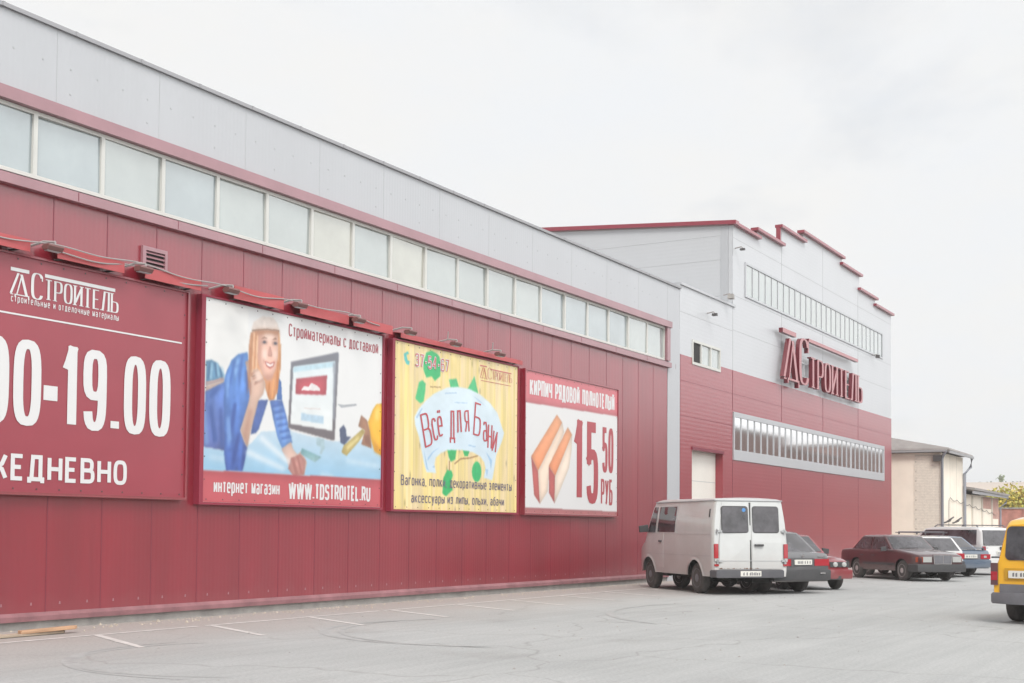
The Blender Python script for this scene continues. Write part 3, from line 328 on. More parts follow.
g = MB(); g.box(XL, 34.62, D-.13, D, 7.36, 7.54); g.poly([(XL, D-.13, 7.54), (34.62, D-.13, 7.54), (34.62, D, 7.58), (XL, D, 7.58)]); g.build('upper_flashing', m_trim, hall)
g = MB(); g.box(XL, 34.62, D-.11, D, 6.2, 6.345); g.poly([(XL, D-.11, 6.345), (34.62, D-.11, 6.345), (34.62, D, 6.38), (XL, D, 6.38)])
for k in range(17): g.box(2.9+k*2.0-.006, 2.9+k*2.0+.006, D-.113, D-.11, 6.21, 6.34, 1)
g.build('sill_flashing', [m_trim, m_joint], hall)
g = MB(); g.box(34.33, 34.55, D-.10, D, 6.385, 7.358); g.build('window_end_trim', m_trim, hall)
PITCHW = 1.2295
for k in range(26):
    x0 = 34.30-PITCHW*(k+1); x1 = x0+PITCHW
    if x1 < XL+1: break
    x0 = max(x0, XL)
    fr = MB(); t_ = .05
    fr.box(x0, x0+t_, D-.03, D+.06, 6.385, 7.355); fr.box(x1-t_*.4, x1-.001, D-.03, D+.06, 6.385, 7.355)
    fr.box(x0+t_, x1-t_*.4, D-.03, D+.06, 6.385, 6.44); fr.box(x0+t_, x1-t_*.4, D-.03, D+.06, 7.30, 7.355)
    fo = fr.build('window', m_white, hall)
    p = MB(); j0, j1 = (.012*math.sin(k*2.3), .012*math.sin(k*4.1+1)); p.prism([(x0+t_, D+.012+j0, 6.44), (x1-t_*.4, D+.012-j0, 6.44), (x1-t_*.4, D+.012-j0+j1, 7.30), (x0+t_, D+.012+j0+j1, 7.30)], (0, .012, 0)); p.build('pane', (m_pane, m_pane, m_paneB, m_pane, m_paneC, m_pane, m_paneB)[(k*3+k//4) % 7], fo, ref=hall['ref'])
vt = MB(); vx0, vx1, vz0, vz1 = 14.22, 14.74, 5.46, 5.83
vt.box(vx0, vx0+.07, D-.05, D, vz0, vz1); vt.box(vx1-.05, vx1, D-.05, D, vz0, vz1); vt.box(vx0+.07, vx1-.05, D-.05, D, vz1-.06, vz1); vt.box(vx0+.07, vx1-.05, D-.05, D, vz0, vz0+.04)
vo = vt.build('vent', m_trim, hall)
p = MB(); p.box(vx0+.07, vx1-.05, D-.008, D-.001, vz0+.04, vz1-.06); p.build('vent_shaft', m_darkhole, vo, ref=hall['ref'])
p = MB()
for k in range(4):
    z = vz0+.06+k*.068; p.prism([(vx0+.07, D-.045, z), (vx0+.07, D-.012, z+.034), (vx0+.07, D-.012, z+.042), (vx0+.07, D-.045, z+.008)], (vx1-vx0-.12, 0, 0))
p.build('vent_slat', m_trim, vo, ref=hall['ref'])
g = MB(); g.box(XL, 35.3, D+.15, D+45, 8.2, 8.4); g.box(XL, XL+.15, D+.15, D+45, 0, 8.2); g.box(XL+.15, 35.3, D+44.8, D+45, 0, 8.2); g.box(XL+.15, 35.0, D+.9, D+1.0, 0, 8.2, 1); g.build('roof', [m_roofg, m_darkhole], hall)
# ------------------------------------------------------------ taller block
blk = thing('store_block', (50, D, 0), 'taller burgundy and pale grey store block with a stepped red-capped parapet', 'building')
X0, X1, ZR = 39.85, 60.35, 6.72
steps = [(39.85, 42.2, 11.50), (42.2, 44.72, 11.75), (44.72, 47.25, 12.38), (47.25, 52.35, 12.70), (52.35, 55.0, 12.42), (55.0, 57.55, 11.81), (57.55, 60.35, 11.52)]
# red lower skin: link 35.45..39.85 with a door opening, then front with the low window band
g = MB(); Y1 = D+.15
def skin(x0, x1, z0, z1, m): g.box(x0, x1, D, Y1, z0, z1, m)
DX0, DX1, DZ = 36.42, 39.0, 3.95
skin(35.455, DX0, 0, DZ, 0); skin(DX1, X0, 0, DZ, 0); skin(35.455, X0, DZ, ZR-.2, 0)
skin(X0, X1, 0, 3.78, 0); skin(X0, X1, 5.36, ZR, 0); skin(58.95, X1, 3.78, 5.36, 0)
skin(35.455, 36.4, ZR-.2, ZR, 0); skin(38.72, X0, ZR-.2, ZR, 0)
for x in (X0, 44.75, 49.72, 54.75): g.box(x-.02, x+.02, D-.004, D, 0, 3.75, 1); g.box(x-.02, x+.02, D-.004, D, 5.4, ZR, 1)
for z in (1.25, 2.5): g.box(X0, X1, D-.003, D, z-.006, z+.006, 1)
for z in (5.95,): g.box(35.455, X1, D-.003, D, z-.006, z+.006, 1)
g.box(35.455, X0, D-.003, D, 4.9-.006, 4.9+.006, 1)
g.box(DX0-.03, DX1+.03, D-.03, D, DZ-.03, DZ+.06, 1)
g.box(35.46, 35.50, D-.01, D, 0, ZR, 1)
g.build('lower_wall', [m_redh, m_joint], blk)
g = MB()
skin(35.455, 36.4, ZR, 7.28, 0); skin(38.72, X0, ZR, 7.28, 0); skin(35.455, X0, 7.28, 8.80, 0)
skin(X0, X1, ZR, 9.30, 0); skin(X0, 40.95, 9.30, 10.48, 0); skin(58.78, X1, 9.30, 10.48, 0); skin(X0, X1, 10.48, 11.50, 0)
for a, b, z in steps:
    if z > 11.51: skin(a, b, 11.50, z, 0)
for x in (X0, 44.75, 49.72, 54.75): g.box(x-.012, x+.012, D-.004, D, ZR, 9.28, 1); g.box(x-.012, x+.012, D-.004, D, 10.5, 11.5, 1)
for x, z in ((44.75, 12.3), (49.72, 12.6), (54.75, 11.8)): g.box(x-.012, x+.012, D-.004, D, 11.5, z, 1)
for z in (8.05, 9.2, 11.1): g.box(X0, X1, D-.003, D, z-.007, z+.007, 1)
g.box(35.455, X0, D-.003, D, 8.0-.007, 8.0+.007, 1)
g.build('upper_wall', [m_greyh, m_greyj], blk)
for a, b, z in steps:
    c = MB(); e0 = .28 if a > X0 else .1; c.box(a-e0*(1 if z >= 0 else 0), b+.1, D-.14, D+.14, z, z+.10)
    c.build('parapet_coping', m_cope, blk)
for a, z0, z1 in ((44.72-.28, 11.9, 12.38),):
    c = MB(); c.box(a, a+.07, D-.06, D+.10, z0, z1-.002); c.build('coping_return', m_cope, blk)
g = MB(); g.prism([(X0+.003, D+.155, 0), (X0+.003, D+.155, 11.49), (X0+.003, 34, 12.95), (X0+.003, 53, 11.5), (X0+.003, 53, 0)], (.15, 0, 0))
for z in (9.2, 10.4, 11.2): g.box(X0-.001, X0+.003, D+.155, 45, z-.006, z+.006, 1)
g.box(X0-.012, X0+.003, D+.156, D+.42, 8.8, 11.49, 2)
g.build('side_wall', [m_greyh, m_greyj, m_grey], blk)
c = MB(); c.prism([(X0-.14, D-.16, 11.50), (X0-.14, D-.16, 11.63), (X0-.14, 34, 13.10), (X0-.14, 34, 12.97)], (.3, 0, 0)); c.build('verge_coping', m_cope, blk)
g = MB(); g.prism([(X0+.16, D+.2, 11.3), (X0+.16, 34, 12.8), (X0+.16, 53, 11.3)], (X1-X0-.2, 0, 0)); g.box(X1-.15, X1-.002, D+.155, 53, 0, 11.3, 1); g.box(X0+.2, X1-.2, D+.8, D+.9, 0, 11.2, 2); g.build('roof', [m_roofg, m_redh, m_darkhole], blk)
g = MB(); g.box(35.46, X0+.15, D-.05, D+.4, 8.80, 8.87); g.box(35.46, X0, D+.4, D+12, 8.6, 8.75); g.build('link_cap', m_grey, blk)
g = MB(); g.box(DX0, DX1, D+.30, D+.34, 0, DZ); g.box(DX1-.8, DX1, D+.296, D+.30, 0, DZ, 1); g.build('door_backing', [m_redh, m_joint], blk)
g = MB(); g.box(DX1-.022, DX1-.002, D+.002, D+.295, 0, DZ-.024); g.box(DX0+.002, DX1-.002, D+.002, D+.295, DZ-.022, DZ-.002); g.build('door_jamb', m_redh, blk)
m_gate = mat('cream_gate', (.66, .63, .58), .6, var=.05, vscale=1)
dr = MB(); dr.box(DX0+.02, DX1-.024, D+.25, D+.29, 0, DZ-.025)
for z in (1.0, 2.0, 3.0): dr.box(DX0+.02, DX1-.02, D+.246, D+.25, z-.008, z+.008, 1)
dr.build('gate', [m_gate, m_greyj], blk)
# small three-light window in the link
f = MB(); f.box(36.4, 38.72, D-.03, D+.05, 6.52, 6.60); f.box(36.4, 38.72, D-.03, D+.05, 7.20, 7.28)
for x in (36.4, 37.08, 37.86, 38.66): f.box(x, x+.06, D-.03, D+.05, 6.60, 7.20)
fo = f.build('window', m_white, blk)
for a, b, mm in ((36.46, 37.08, m_darkhole), (37.14, 37.86, m_pane), (37.92, 38.66, m_pane)): p = MB(); p.box(a, b, D+.02, D+.04, 6.60, 7.20); p.build('pane', mm, fo, ref=blk['ref'])
def band(x0, x1, z0, z1, n, th, tb, fm, pm, dep, heavy=0):
    f = MB(); f.box(x0, x1, D-dep, D+.06, z0, z0+tb); f.box(x0, x1, D-dep, D+.06, z1-th, z1)
    f.box(x0, x0+.08, D-dep, D+.06, z0+tb, z1-th); f.box(x1-.12, x1, D-dep, D+.06, z0+tb, z1-th)
    pw = (x1-x0-.2)/n
    for k in range(1, n):
        hw_ = .055 if heavy and k % heavy == 0 else .021
        f.box(x0+.08+k*pw-hw_, x0+.08+k*pw+hw_, D-dep*.7, D+.06, z0+tb, z1-th)
    fo = f.build('window_band', fm, blk)
    for k in range(n):
        p = MB(); p.box(x0+.08+k*pw+.03, x0+.08+(k+1)*pw-.03, D-.004, D+.02, z0+tb, z1-th); p.build('pane', pm, fo, ref=blk['ref'])
band(40.953, 58.777, 9.303, 10.477, 27, .07, .07, m_silver, m_pane, .035)
band(39.88, 58.947, 3.783, 5.357, 29, .16, .34, m_silver, m_pane2, .04, heavy=7)
# ------------------------------------------------------------ lettering (own stroke letters)
def sq(cx, cy, rx, ry, a0, a1, n=14, e=.62):
    P = []
    for i in range(n+1):
        a = rad(a0+(a1-a0)*i/n); c, s_ = math.cos(a), math.sin(a)
        P.append((cx+rx*math.copysign(abs(c)**e, c), cy+ry*math.copysign(abs(s_)**e, s_)))
    return P
O_ = sq(.5, .5, .5, .5, 90, 450, 28)[:-1]
G = {
 'А': (1, [[(0, 0), (.42, 1), (.58, 1), (1, 0)], [(.2, .3), (.8, .3)]]),
 'Б': (.95, [[(.9, 1), (0, 1), (0, 0), (.55, 0)]+sq(.5, .28, .5, .28, -90, 90)+[(.5, .56), (0, .56)]]),
 'В': (1, [[(0, .52), (.5, .52)]+sq(.5, .26, .5, .26, 90, -90)+[(0, 0), (0, 1), (.45, 1)]+sq(.45, .76, .45, .24, 90, -90)]),
 'Г': (.8, [[(0, 0), (0, 1), (1, 1)]]),
 'Д': (1.15, [[(0, -.17), (0, 0), (1, 0), (1, -.17)], [(.16, 0), (.26, 1), (.84, 1), (.84, 0)]]),
 'Е': (.82, [[(1, 1), (0, 1), (0, 0), (1, 0)], [(0, .51), (.85, .51)]]),
 'Ж': (1.5, [[(.5, 0), (.5, 1)], [(0, 1), (.2, .62), (.44, .5)], [(0, 0), (.2, .38), (.44, .5)], [(1, 1), (.8, .62), (.56, .5)], [(1, 0), (.8, .38), (.56, .5)]]),
 'З': (.9, [[(0, .8)]+sq(.5, .77, .45, .23, 150, -90, 12)+sq(.5, .27, .5, .27, 90, -155, 12)]),
 'И': (1, [[(0, 1), (0, 0)], [(1, 1), (1, 0)], [(.08, .12), (.92, .88)]]),
 'Й': (1, [[(0, 1), (0, 0)], [(1, 1), (1, 0)], [(.08, .12), (.92, .88)], [(.25, 1.17), (.4, 1.1), (.6, 1.1), (.75, 1.17)]]),
 'К': (1, [[(0, 0), (0, 1)], [(.08, .5), (.3, .55), (.6, .72), (.95, 1)], [(.3, .52), (.6, .4), (1, 0)]]),
 'Л': (1.05, [[(0, 0), (.12, .06), (.36, 1), (1, 1), (1, 0)]]),
 'М': (1.25, [[(0, 0), (0, 1), (.5, .1), (1, 1), (1, 0)]]),
 'Н': (1, [[(0, 0), (0, 1)], [(1, 0), (1, 1)], [(0, .5), (1, .5)]]),
 'О': (1, [('c', O_)]),
 'П': (1, [[(0, 0), (0, 1), (1, 1), (1, 0)]]),
 'Р': (.95, [[(0, 0), (0, 1), (.5, 1)]+sq(.5, .72, .5, .28, 90, -90)+[(.5, .44), (0, .44)]]),
 'С': (1, [sq(.5, .5, .5, .5, 32, 328, 24)]),
 'Т': (.9, [[(0, 1), (1, 1)], [(.5, 1), (.5, 0)]]),
 'У': (.95, [[(0, 1), (.5, .36)], [(1, 1), (.5, .3), (.35, .05), (.05, 0)]]),
 'Х': (1, [[(0, 0), (1, 1)], [(0, 1), (1, 0)]]),
 'Ч': (1, [[(0, 1), (0, .62), (.15, .45), (1, .45)], [(1, 1), (1, 0)]]),
 'Ы': (1.3, [[(0, 1), (0, 0), (.35, 0)]+sq(.35, .28, .32, .28, -90, 90, 10)+[(.3, .56), (0, .56)], [(1, 0), (1, 1)]]),
 'Ь': (.95, [[(0, 1), (0, 0), (.5, 0)]+sq(.5, .28, .5, .28, -90, 90)+[(.5, .56), (0, .56)]]),
 'Э': (.95, [sq(.5, .5, .5, .5, 148, -148, 22), [(.35, .5), (1, .5)]]),
 'Ю': (1.5, [[(0, 0), (0, 1)], [(0, .5), (.33, .5)], ('c', sq(.67, .5, .33, .5, 90, 450, 24)[:-1])]),
 'Я': (1, [[(1, 0), (1, 1), (.5, 1)]+sq(.5, .74, .5, .26, 90, 270)+[(.5, .48), (1, .48)], [(.5, .48), (0, 0)]]),
 'W': (1.9, [[(0, 1), (.22, 0), (.5, 1), (.78, 0), (1, 1)]]), 'D': (1, [[(.5, 1), (0, 1), (0, 0), (.5, 0)]+sq(.5, .5, .5, .5, -90, 90, 16)]),
 'S': (1, [[(.95, .78)]+sq(.5, .76, .46, .24, 20, 250, 12)+[(.5, .5)]+sq(.5, .25, .5, .25, 80, -165, 12)]),
 'R': (1, [[(0, 0), (0, 1), (.5, 1)]+sq(.5, .74, .5, .26, 90, -90)+[(.5, .48), (0, .48)], [(.6, .48), (1, 0)]]),
 'I': (.12, [[(.5, 0), (.5, 1)]]), 'L': (.8, [[(0, 1), (0, 0), (1, 0)]]), 'U': (1, [[(0, 1)]+sq(.5, .4, .5, .4, 180, 360, 14)+[(1, 1)]]),
 '0': (1, [('c', O_)]), '1': (.55, [[(.05, .74), (.35, .84), (.7, 1), (.7, 0)]]),
 '3': (.95, [[(0, .8)]+sq(.5, .77, .45, .23, 160, -90, 12)+sq(.5, .27, .5, .27, 90, -160, 12)]),
 '4': (1, [[(.75, 0), (.75, 1), (0, .3), (1, .3)]]), '5': (1, [[(.95, 1), (.05, 1), (.05, .55)]+sq(.5, .31, .5, .31, 135, -165, 16)]),
 '6': (1, [[(.95, .8)]+sq(.5, .5, .5, .5, 45, 180, 10)+sq(.5, .29, .5, .29, 180, 540, 18)]), '7': (.9, [[(0, 1), (1, 1), (.4, 0)]]),
 '9': (1, [[(.05, .2)]+sq(.5, .5, .5, .5, 225, 360, 10)+sq(.5, .71, .5, .29, 0, 360, 18)]),
 '.': (.12, [[(.5, 0), (.5, .1)]]), ',': (.16, [[(.6, .08), (.2, -.14)]]), '-': (.5, [[(0, .42), (1, .42)]]), ' ': (.35, []),
 # small letters with a shape of their own (drawn against the height of a capital)
 'а': (.85, [[(.06, .62), (.25, .72), (.7, .72), (.95, .55), (.95, 0)], sq(.5, .2, .45, .2, 60, 400, 16)]),
 'е': (.85, [[(.05, .38), (1, .38)]+sq(.5, .37, .5, .37, 0, 310, 20)]), 'ё': (.85, [[(.05, .38), (1, .38)]+sq(.5, .37, .5, .37, 0, 310, 20), [(.25, .9), (.25, 1)], [(.7, .9), (.7, 1)]]),
 'р': (.85, [[(0, -.28), (0, .74)], ('c', sq(.5, .37, .5, .37, 90, 450, 22)[:-1])]), 'у': (.85, [[(0, .74), (.5, .05)], [(1, .74), (.45, -.15), (.2, -.28), (0, -.28)]]),
 'б': (.85, [('c', sq(.5, .33, .5, .33, 90, 450, 22)[:-1]), [(0, .35), (.1, .8), (.4, .92), (.9, 1)]]),
}
for a_, b_ in zip('TOE', 'ТОЕ'): G[a_] = G[b_]
for lo in 'вгджзийклмнопстхчыьэюя':
    up_ = G[lo.upper()]; G[lo] = (up_[0]*.82, [(('c', [(x, y*.74) for x, y in s_[1]]) if isinstance(s_, tuple) else [(x, y*.74) for x, y in s_]) for s_ in up_[1]])
ZK = [0]
def ribbon(mb, pts, closed, tv, th, put, m=0, depth=None, cols=None):
    """pen of width tv across verticals and th across horizontals; put(x, z, k) gives the 3-D point. Sharp corners are lapped strokes"""
    sx = th/tv; P = [Vector((p[0]*sx, p[1])) for p in pts]
    P = [p for k, p in enumerate(P) if k == 0 or (p-P[k-1]).length > 1e-5]
    if not closed and len(P) > 2:
        runs = [[P[0]]]; ext = []
        for k in range(1, len(P)):
            runs[-1].append(P[k])
            if k < len(P)-1:
                a, b = (P[k]-P[k-1]).normalized(), (P[k+1]-P[k]).normalized()
                if a.dot(b) < .55: ext.append(k); runs.append([P[k]])
        if len(runs) > 1:
            for i, r in enumerate(runs):
                r = [p.copy() for p in r]
                if i > 0: r[0] -= (r[1]-r[0]).normalized()*th*.5
                if i < len(runs)-1: r[-1] += (r[-1]-r[-2]).normalized()*th*.499
                ribbon_(mb, r, False, sx, th, put, m, depth, cols)
            return
    ribbon_(mb, P, closed, sx, th, put, m, depth, cols)
def ribbon_(mb, P, closed, sx, th, put, m, depth, cols):
    n = len(P); L_, R_ = [], []
    for k in range(n):
        a = P[k]-P[k-1] if (closed or k) else P[1]-P[0]; b = P[(k+1) % n]-P[k] if (closed or k < n-1) else a
        a = a.normalized() if a.length else Vector((1, 0)); b = b.normalized() if b.length else a
        na = Vector((-a.y, a.x)); nb_ = Vector((-b.y, b.x)); mm = na+nb_
        mm = mm.normalized() if mm.length > .2 else na
        s_ = min(1.4, 1/max(.3, mm.dot(na)))*th/2
        L_.append(P[k]+mm*s_); R_.append(P[k]-mm*s_)
    ZK[0] = (ZK[0]+1) % 11; e = ZK[0]*.0003; dk = 0 if closed else .0025/n/10
    li = [mb.vert(put(p.x/sx, p.y, e+dk*k), cols) for k, p in enumerate(L_)]; ri = [mb.vert(put(p.x/sx, p.y, e+dk*k), cols) for k, p in enumerate(R_)]
    if depth: lb = [mb.vert(put(p.x/sx, p.y, -depth), cols) for p in L_]; rb = [mb.vert(put(p.x/sx, p.y, -depth), cols) for p in R_]
    for k in range(n if closed else n-1):
        j = (k+1) % n; mb.face((li[k], ri[k], ri[j], li[j]), m)
        if depth: mb.face((li[k], li[j], lb[j], lb[k]), m+1); mb.face((ri[k], rb[k], rb[j], ri[j]), m+1); mb.face((lb[k], lb[j], rb[j], rb[k]), m+1)
    if depth and not closed:
        for k in (0, n-1): mb.face((li[k], lb[k], rb[k], ri[k]), m+1)
def text(mb, s_, x0, x1, z0, z1, y, tv, th, m=0, gap=.35, col=None, depth=None, serif=0, each=None):
    """fills x0..x1, capitals reach z0..z1; stroke widths in metres"""
    wid = [G[c][0] for c in s_]; n = len(s_)
    # letter ink width = advance*U + tv, gaps = gap*tv
    U = (x1-x0-n*tv-(n-1)*gap*tv)/sum(wid); x = x0
    for ch, w_ in zip(s_, wid):
        W_ = w_*U
        mbx = MB() if each else mb
        put = (lambda px_, pz_, k: (px_, y-k, pz_))
        for st_ in G[ch][1]:
            cl = isinstance(st_, tuple); ps = st_[1] if cl else st_
            pp = [(x+tv/2+a*W_, z0+th/2+b*(z1-z0-th)) for a, b in ps]
            ribbon(mbx, pp, cl, tv, th, put, m, depth, col)
            if serif and not cl:
                for q in (ps[0], ps[-1]):
                    if q[1] in (0, 1) and abs((ps[1][0]-ps[0][0])) < .35:
                        cx, cz = x+tv/2+q[0]*W_, z0+th/2+q[1]*(z1-z0-th)
                        ribbon(mbx, [(cx-tv*serif, cz), (cx+tv*serif, cz)], False, tv, th*.8, put, m, depth, col)
        if each: each(ch, mbx)
        x += W_+tv+gap*tv
def ilin(c, f=.80): return tuple(min(.86, v*f) for v in lin(c))
WHT = ilin((226, 226, 226)); RDK = ilin((176, 60, 74))
def logo(mb, b1, b2, td, cc, rest, y, col, bold=1., m=0, depth=None, each=None):
    """two bars, a T-D monogram, a tall C and seven small serif capitals"""
    def out_(name, fn):
        q = MB() if each else mb; fn(q)
        if each: each(name, q)
    bx = lambda q, r: (q.poly([(r[0], y, r[2]), (r[1], y, r[2]), (r[1], y, r[3]), (r[0], y, r[3])], m, [col]*4) if not depth else (q.poly([(r[0], y, r[2]), (r[1], y, r[2]), (r[1], y, r[3]), (r[0], y, r[3])], m), q.prism([(r[0], y, r[2]), (r[1], y, r[2]), (r[1], y, r[3]), (r[0], y, r[3])], (0, depth, 0), m+1, caps=False)))
    out_('bar', lambda q: bx(q, b1)); out_('bar', lambda q: bx(q, b2))
    put = lambda px_, pz_, k: (px_, y-k, pz_)
    w_, h_ = td[1]-td[0], td[3]-td[2]; tv, th = .075*h_*1.9*bold*(w_/h_), .055*h_*bold
    def mono(q):
        A = lambda a, b: (td[0]+a*w_, td[2]+b*h_)
        ribbon(q, [A(.05, .06), A(.42, .98)], False, tv, th, put, m, depth, col); ribbon(q, [A(.02, .03), A(.18, .03)], False, tv, th*.8, put, m, depth, col)
        ribbon(q, [A(.36, .06), A(.58, .86)], False, tv*.6, th, put, m, depth, col); ribbon(q, [A(.58, .95), A(.86, .06)], False, tv*1.25, th, put, m, depth, col)
        ribbon(q, [A(.28, -.06), A(.28, .04), A(.97, .04), A(.97, -.10)], False, tv*.6, th, put, m, depth, col)
    out_('letter', mono)
    tvb = (rest[1]-rest[0])*.036*bold; thb = (rest[3]-rest[2])*.055*bold
    def big(q):
        text(q, 'С', cc[0], cc[1], cc[2], cc[3], y, tvb*1.25, thb*1.1, m, 0, col, depth)
        ribbon(q, [(cc[1]-tvb*.6, cc[3]-.28*(cc[3]-cc[2])), (cc[1]-tvb*.6, cc[3]-.04)], False, tvb*.5, thb, put, m, depth, col)
    out_('letter', big)
    text(mb, 'ТРОИТЕЛЬ', rest[0], rest[1], rest[2], rest[3], y, tvb, thb, m, .55, col, depth, serif=.95, each=(lambda ch, q: each('letter', q)) if each else None)
# ------------------------------------------------------------ raised letters on the tall block
sg = thing('store_sign', (50, D-.1, 6.7), 'raised burgundy letters with two bars reading ТД Строитель on the tall grey block', 'sign')
YS = D-.30
logo(MB(), (44.0, 45.5, 8.52, 8.68), (47.0, 53.7, 8.56, 8.68), (44.1, 45.85, 6.86, 8.42), (45.85, 47.05, 6.88, 8.60), (47.15, 54.4, 6.88, 8.02), YS, (1, 1, 1), .8, 0, .15,
     each=lambda nm, q: q.build(nm, [m_sign, m_signs], sg))
g = MB()
for x in range(45, 54): g.box(x-.02, x+.02, D-.12, D, 7.1, 7.85)
for z in (7.25, 7.75): g.box(44.4, 54.2, D-.12, D-.09, z-.02, z+.02)
g.build('mounting_rail', m_greyj, sg)
# ------------------------------------------------------------ banners
YB = D-.10
def banner(x0, x1, z0, z1, label, sheet_mat, frame_mat, fw_=.09):
    t = thing('advertising_banner', ((x0+x1)/2, YB, z0), label, 'banner', 'banners on the store wall')
    f = MB(); f.box(x0-fw_, x0, YB-.03, D-.003, z0-.04, z1+.03); f.box(x1, x1+.035, YB-.03, D-.003, z0-.04, z1+.03)
    f.box(x0, x1, YB-.03, D-.003, z0-.04, z0); f.box(x0, x1, YB-.03, D-.003, z1, z1+.03); f.build('frame', frame_mat, t)
    s_ = MB(); nx, nz = 40, 24; rn = random.Random(int(x0*10)); ph = [rn.uniform(0, 6.28) for _ in range(4)]
    s_.box(x0, x1, YB+.004, YB+.03, z0, z1)
    for k in range(13):
        x = x0+.1+(x1-x0-.2)*k/12
        for z in (z0+.05, z1-.05): s_.lathe_y((x, YB-.004, z), [(.013, 0), (.013, .004)], 6, 1)
    for k in range(1, 9):
        z = z0+(z1-z0)*k/9
        for x in (x0+.05, x1-.05): s_.lathe_y((x, YB-.004, z), [(.013, 0), (.013, .004)], 6, 1)
    s_.build('sheet', [sheet_mat, m_dark], t)
    return t
import numpy as np
def blur_(a, s_):
    k = max(1, int(s_*3)); w_ = np.exp(-.5*(np.arange(-k, k+1)/s_)**2); w_ /= w_.sum()
    for ax in (0, 1):
        pad = [(0, 0)]*a.ndim; pad[ax] = (k, k); q = np.pad(a, pad, mode='edge'); a = sum(w_[i]*np.take(q, range(i, i+a.shape[ax]), ax) for i in range(2*k+1))
    return a
def nz_(rs, shape, sz, sx):
    q = rs.rand(int(shape[0]/sz)+3, int(shape[1]/sx)+3); yi = np.arange(shape[0])/sz; xi = np.arange(shape[1])/sx
    y0, x0 = yi.astype(int), xi.astype(int); fy, fx = (yi-y0)[:, None], (xi-x0)[None]; fy = fy*fy*(3-2*fy); fx = fx*fx*(3-2*fx)
    return (q[y0][:, x0]*(1-fy)+q[y0+1][:, x0]*fy)*(1-fx)+(q[y0][:, x0+1]*(1-fy)+q[y0+1][:, x0+1]*fy)*fx-.5
def print_art(t, polys, x0, x1, z0, z1, y, base, res=.0125, wood=False, strands=True):
    q_ = .02/res; blur = lambda a, s_: blur_(a, s_*q_); nz = lambda rs, sh, a, b: nz_(rs, sh, a*q_, b*q_)
    """the printed picture: polygons painted with soft edges, folds and strands into a grid of ink dots"""
    nx, nzz = int((x1-x0)/res), int((z1-z0)/res); rs = np.random.RandomState(5)
    X = x0+(np.arange(nx)+.5)*(x1-x0)/nx; Z = z0+(np.arange(nzz)+.5)*(z1-z0)/nzz; XX, ZZ = np.meshgrid(X, Z)
    img = np.ones((nzz, nx, 3))*np.array(base)
    if wood:
        bd = np.floor((XX-x0)/.34); tone = rs.rand(40)[bd.astype(int)]-.5
        img *= (1+.07*tone+.09*nz(rs, XX.shape, 60, 4)+.05*nz(rs, XX.shape, 25, 1.3))[..., None]; img[..., 2] *= 1+.25*nz(rs, XX.shape, 50, 4)
        img *= 1-.07*np.exp(-(((XX-x0) % .34)/.02)**2)[..., None]
        for _ in range(16):
            kx, kz = rs.uniform(x0, x1), rs.uniform(z0, z1); img *= (1-.22*np.exp(-((XX-kx)/.03)**2-((ZZ-kz)/.07)**2))[..., None]
    for c1, pts, c2 in polys:
        P = np.array(pts); m = np.zeros(XX.shape, bool); j = len(P)-1
        for i in range(len(P)):
            (xa, za), (xb, zb_) = P[i], P[j]
            with np.errstate(all='ignore'): m ^= ((za > ZZ) != (zb_ > ZZ)) & (XX < (xb-xa)*(ZZ-za)/(zb_-za+1e-9)+xa)
            j = i
        if not m.any(): continue
        c1_, c2_ = np.array(c1[:3], float), np.array((c2 or c1)[:3], float); hi, lo = P[:, 1].max(), P[:, 1].min(); f = np.clip((ZZ-lo)/(hi-lo+1e-6), 0, 1)[..., None]
        col = c2_+(c1_-c2_)*f; big = m.sum() > 500*q_*q_; r, g_, b_ = c1[:3]; sf = c1[3] if len(c1) > 3 else 0
        if big and b_-r > 60 and g_ < 160: k = 1+.20*nz(rs, XX.shape, 26, 5)+.10*nz(rs, XX.shape, 9, 16)+.06*nz(rs, XX.shape, 4, 4)
        elif strands and big and r-b_ > 90 and g_ < 170 and r > 205: k = 1+.30*nz(rs, XX.shape, 40, 1.6)+.16*nz(rs, XX.shape, 12, 4)
        elif big: k = 1+.05*nz(rs, XX.shape, 20, 20)+.03*nz(rs, XX.shape, 5, 8)
        else: k = 1+.08*nz(rs, XX.shape, 4, 3)
        a = m.astype(float); volume = b_-r > 60 or r-b_ > 35
        if sf: k = 1+.03*nz(rs, XX.shape, 5, 5)
        elif volume and not wood: k = k*(.80+.26*np.clip(blur(a, 5)*1.25-.2, 0, 1))
        al = np.clip(blur(a, sf or (.75 if m.sum() > 120*q_*q_ else .5)), 0, 1)[..., None]
        img = img*(1-al)+al*col*k[..., None]
    img = np.clip(img, 0, 255)/255; L_ = np.where(img <= .04045, img/12.92, ((img+.055)/1.055)**2.4); L_ = np.minimum(L_*PRINT, .86)
    me = bpy.data.meshes.new('picture'); off = Vector(t['ref']); xe = np.linspace(x0, x1, nx+1); ze = np.linspace(z0, z1, nzz+1); GX, GZ = np.meshgrid(xe, ze)
    co = np.stack([GX-off.x, np.full(GX.shape, y-off.y), GZ-off.z], -1).reshape(-1, 3)
    idx = (np.arange(nzz)[:, None]*(nx+1)+np.arange(nx)[None]).reshape(-1); F = np.stack([idx, idx+1, idx+nx+2, idx+nx+1], -1)
    me.from_pydata(co.tolist(), [], F.tolist()); me.materials.append(m_ink)
    at = me.color_attributes.new('Col', 'FLOAT_COLOR', 'CORNER'); rgba = np.ones((len(F), 4, 4)); rgba[..., :3] = L_.reshape(-1, 1, 3); at.data.foreach_set('color', rgba.reshape(-1).astype(np.float32))
    o = bpy.data.objects.new('picture', me); COL.objects.link(o); o.parent = t; return o
PRINT = .80
def lettering(t, fn):
    mb = MB(); fn(mb); return mb.build('lettering', m_ink, t, color=True, fix=False)
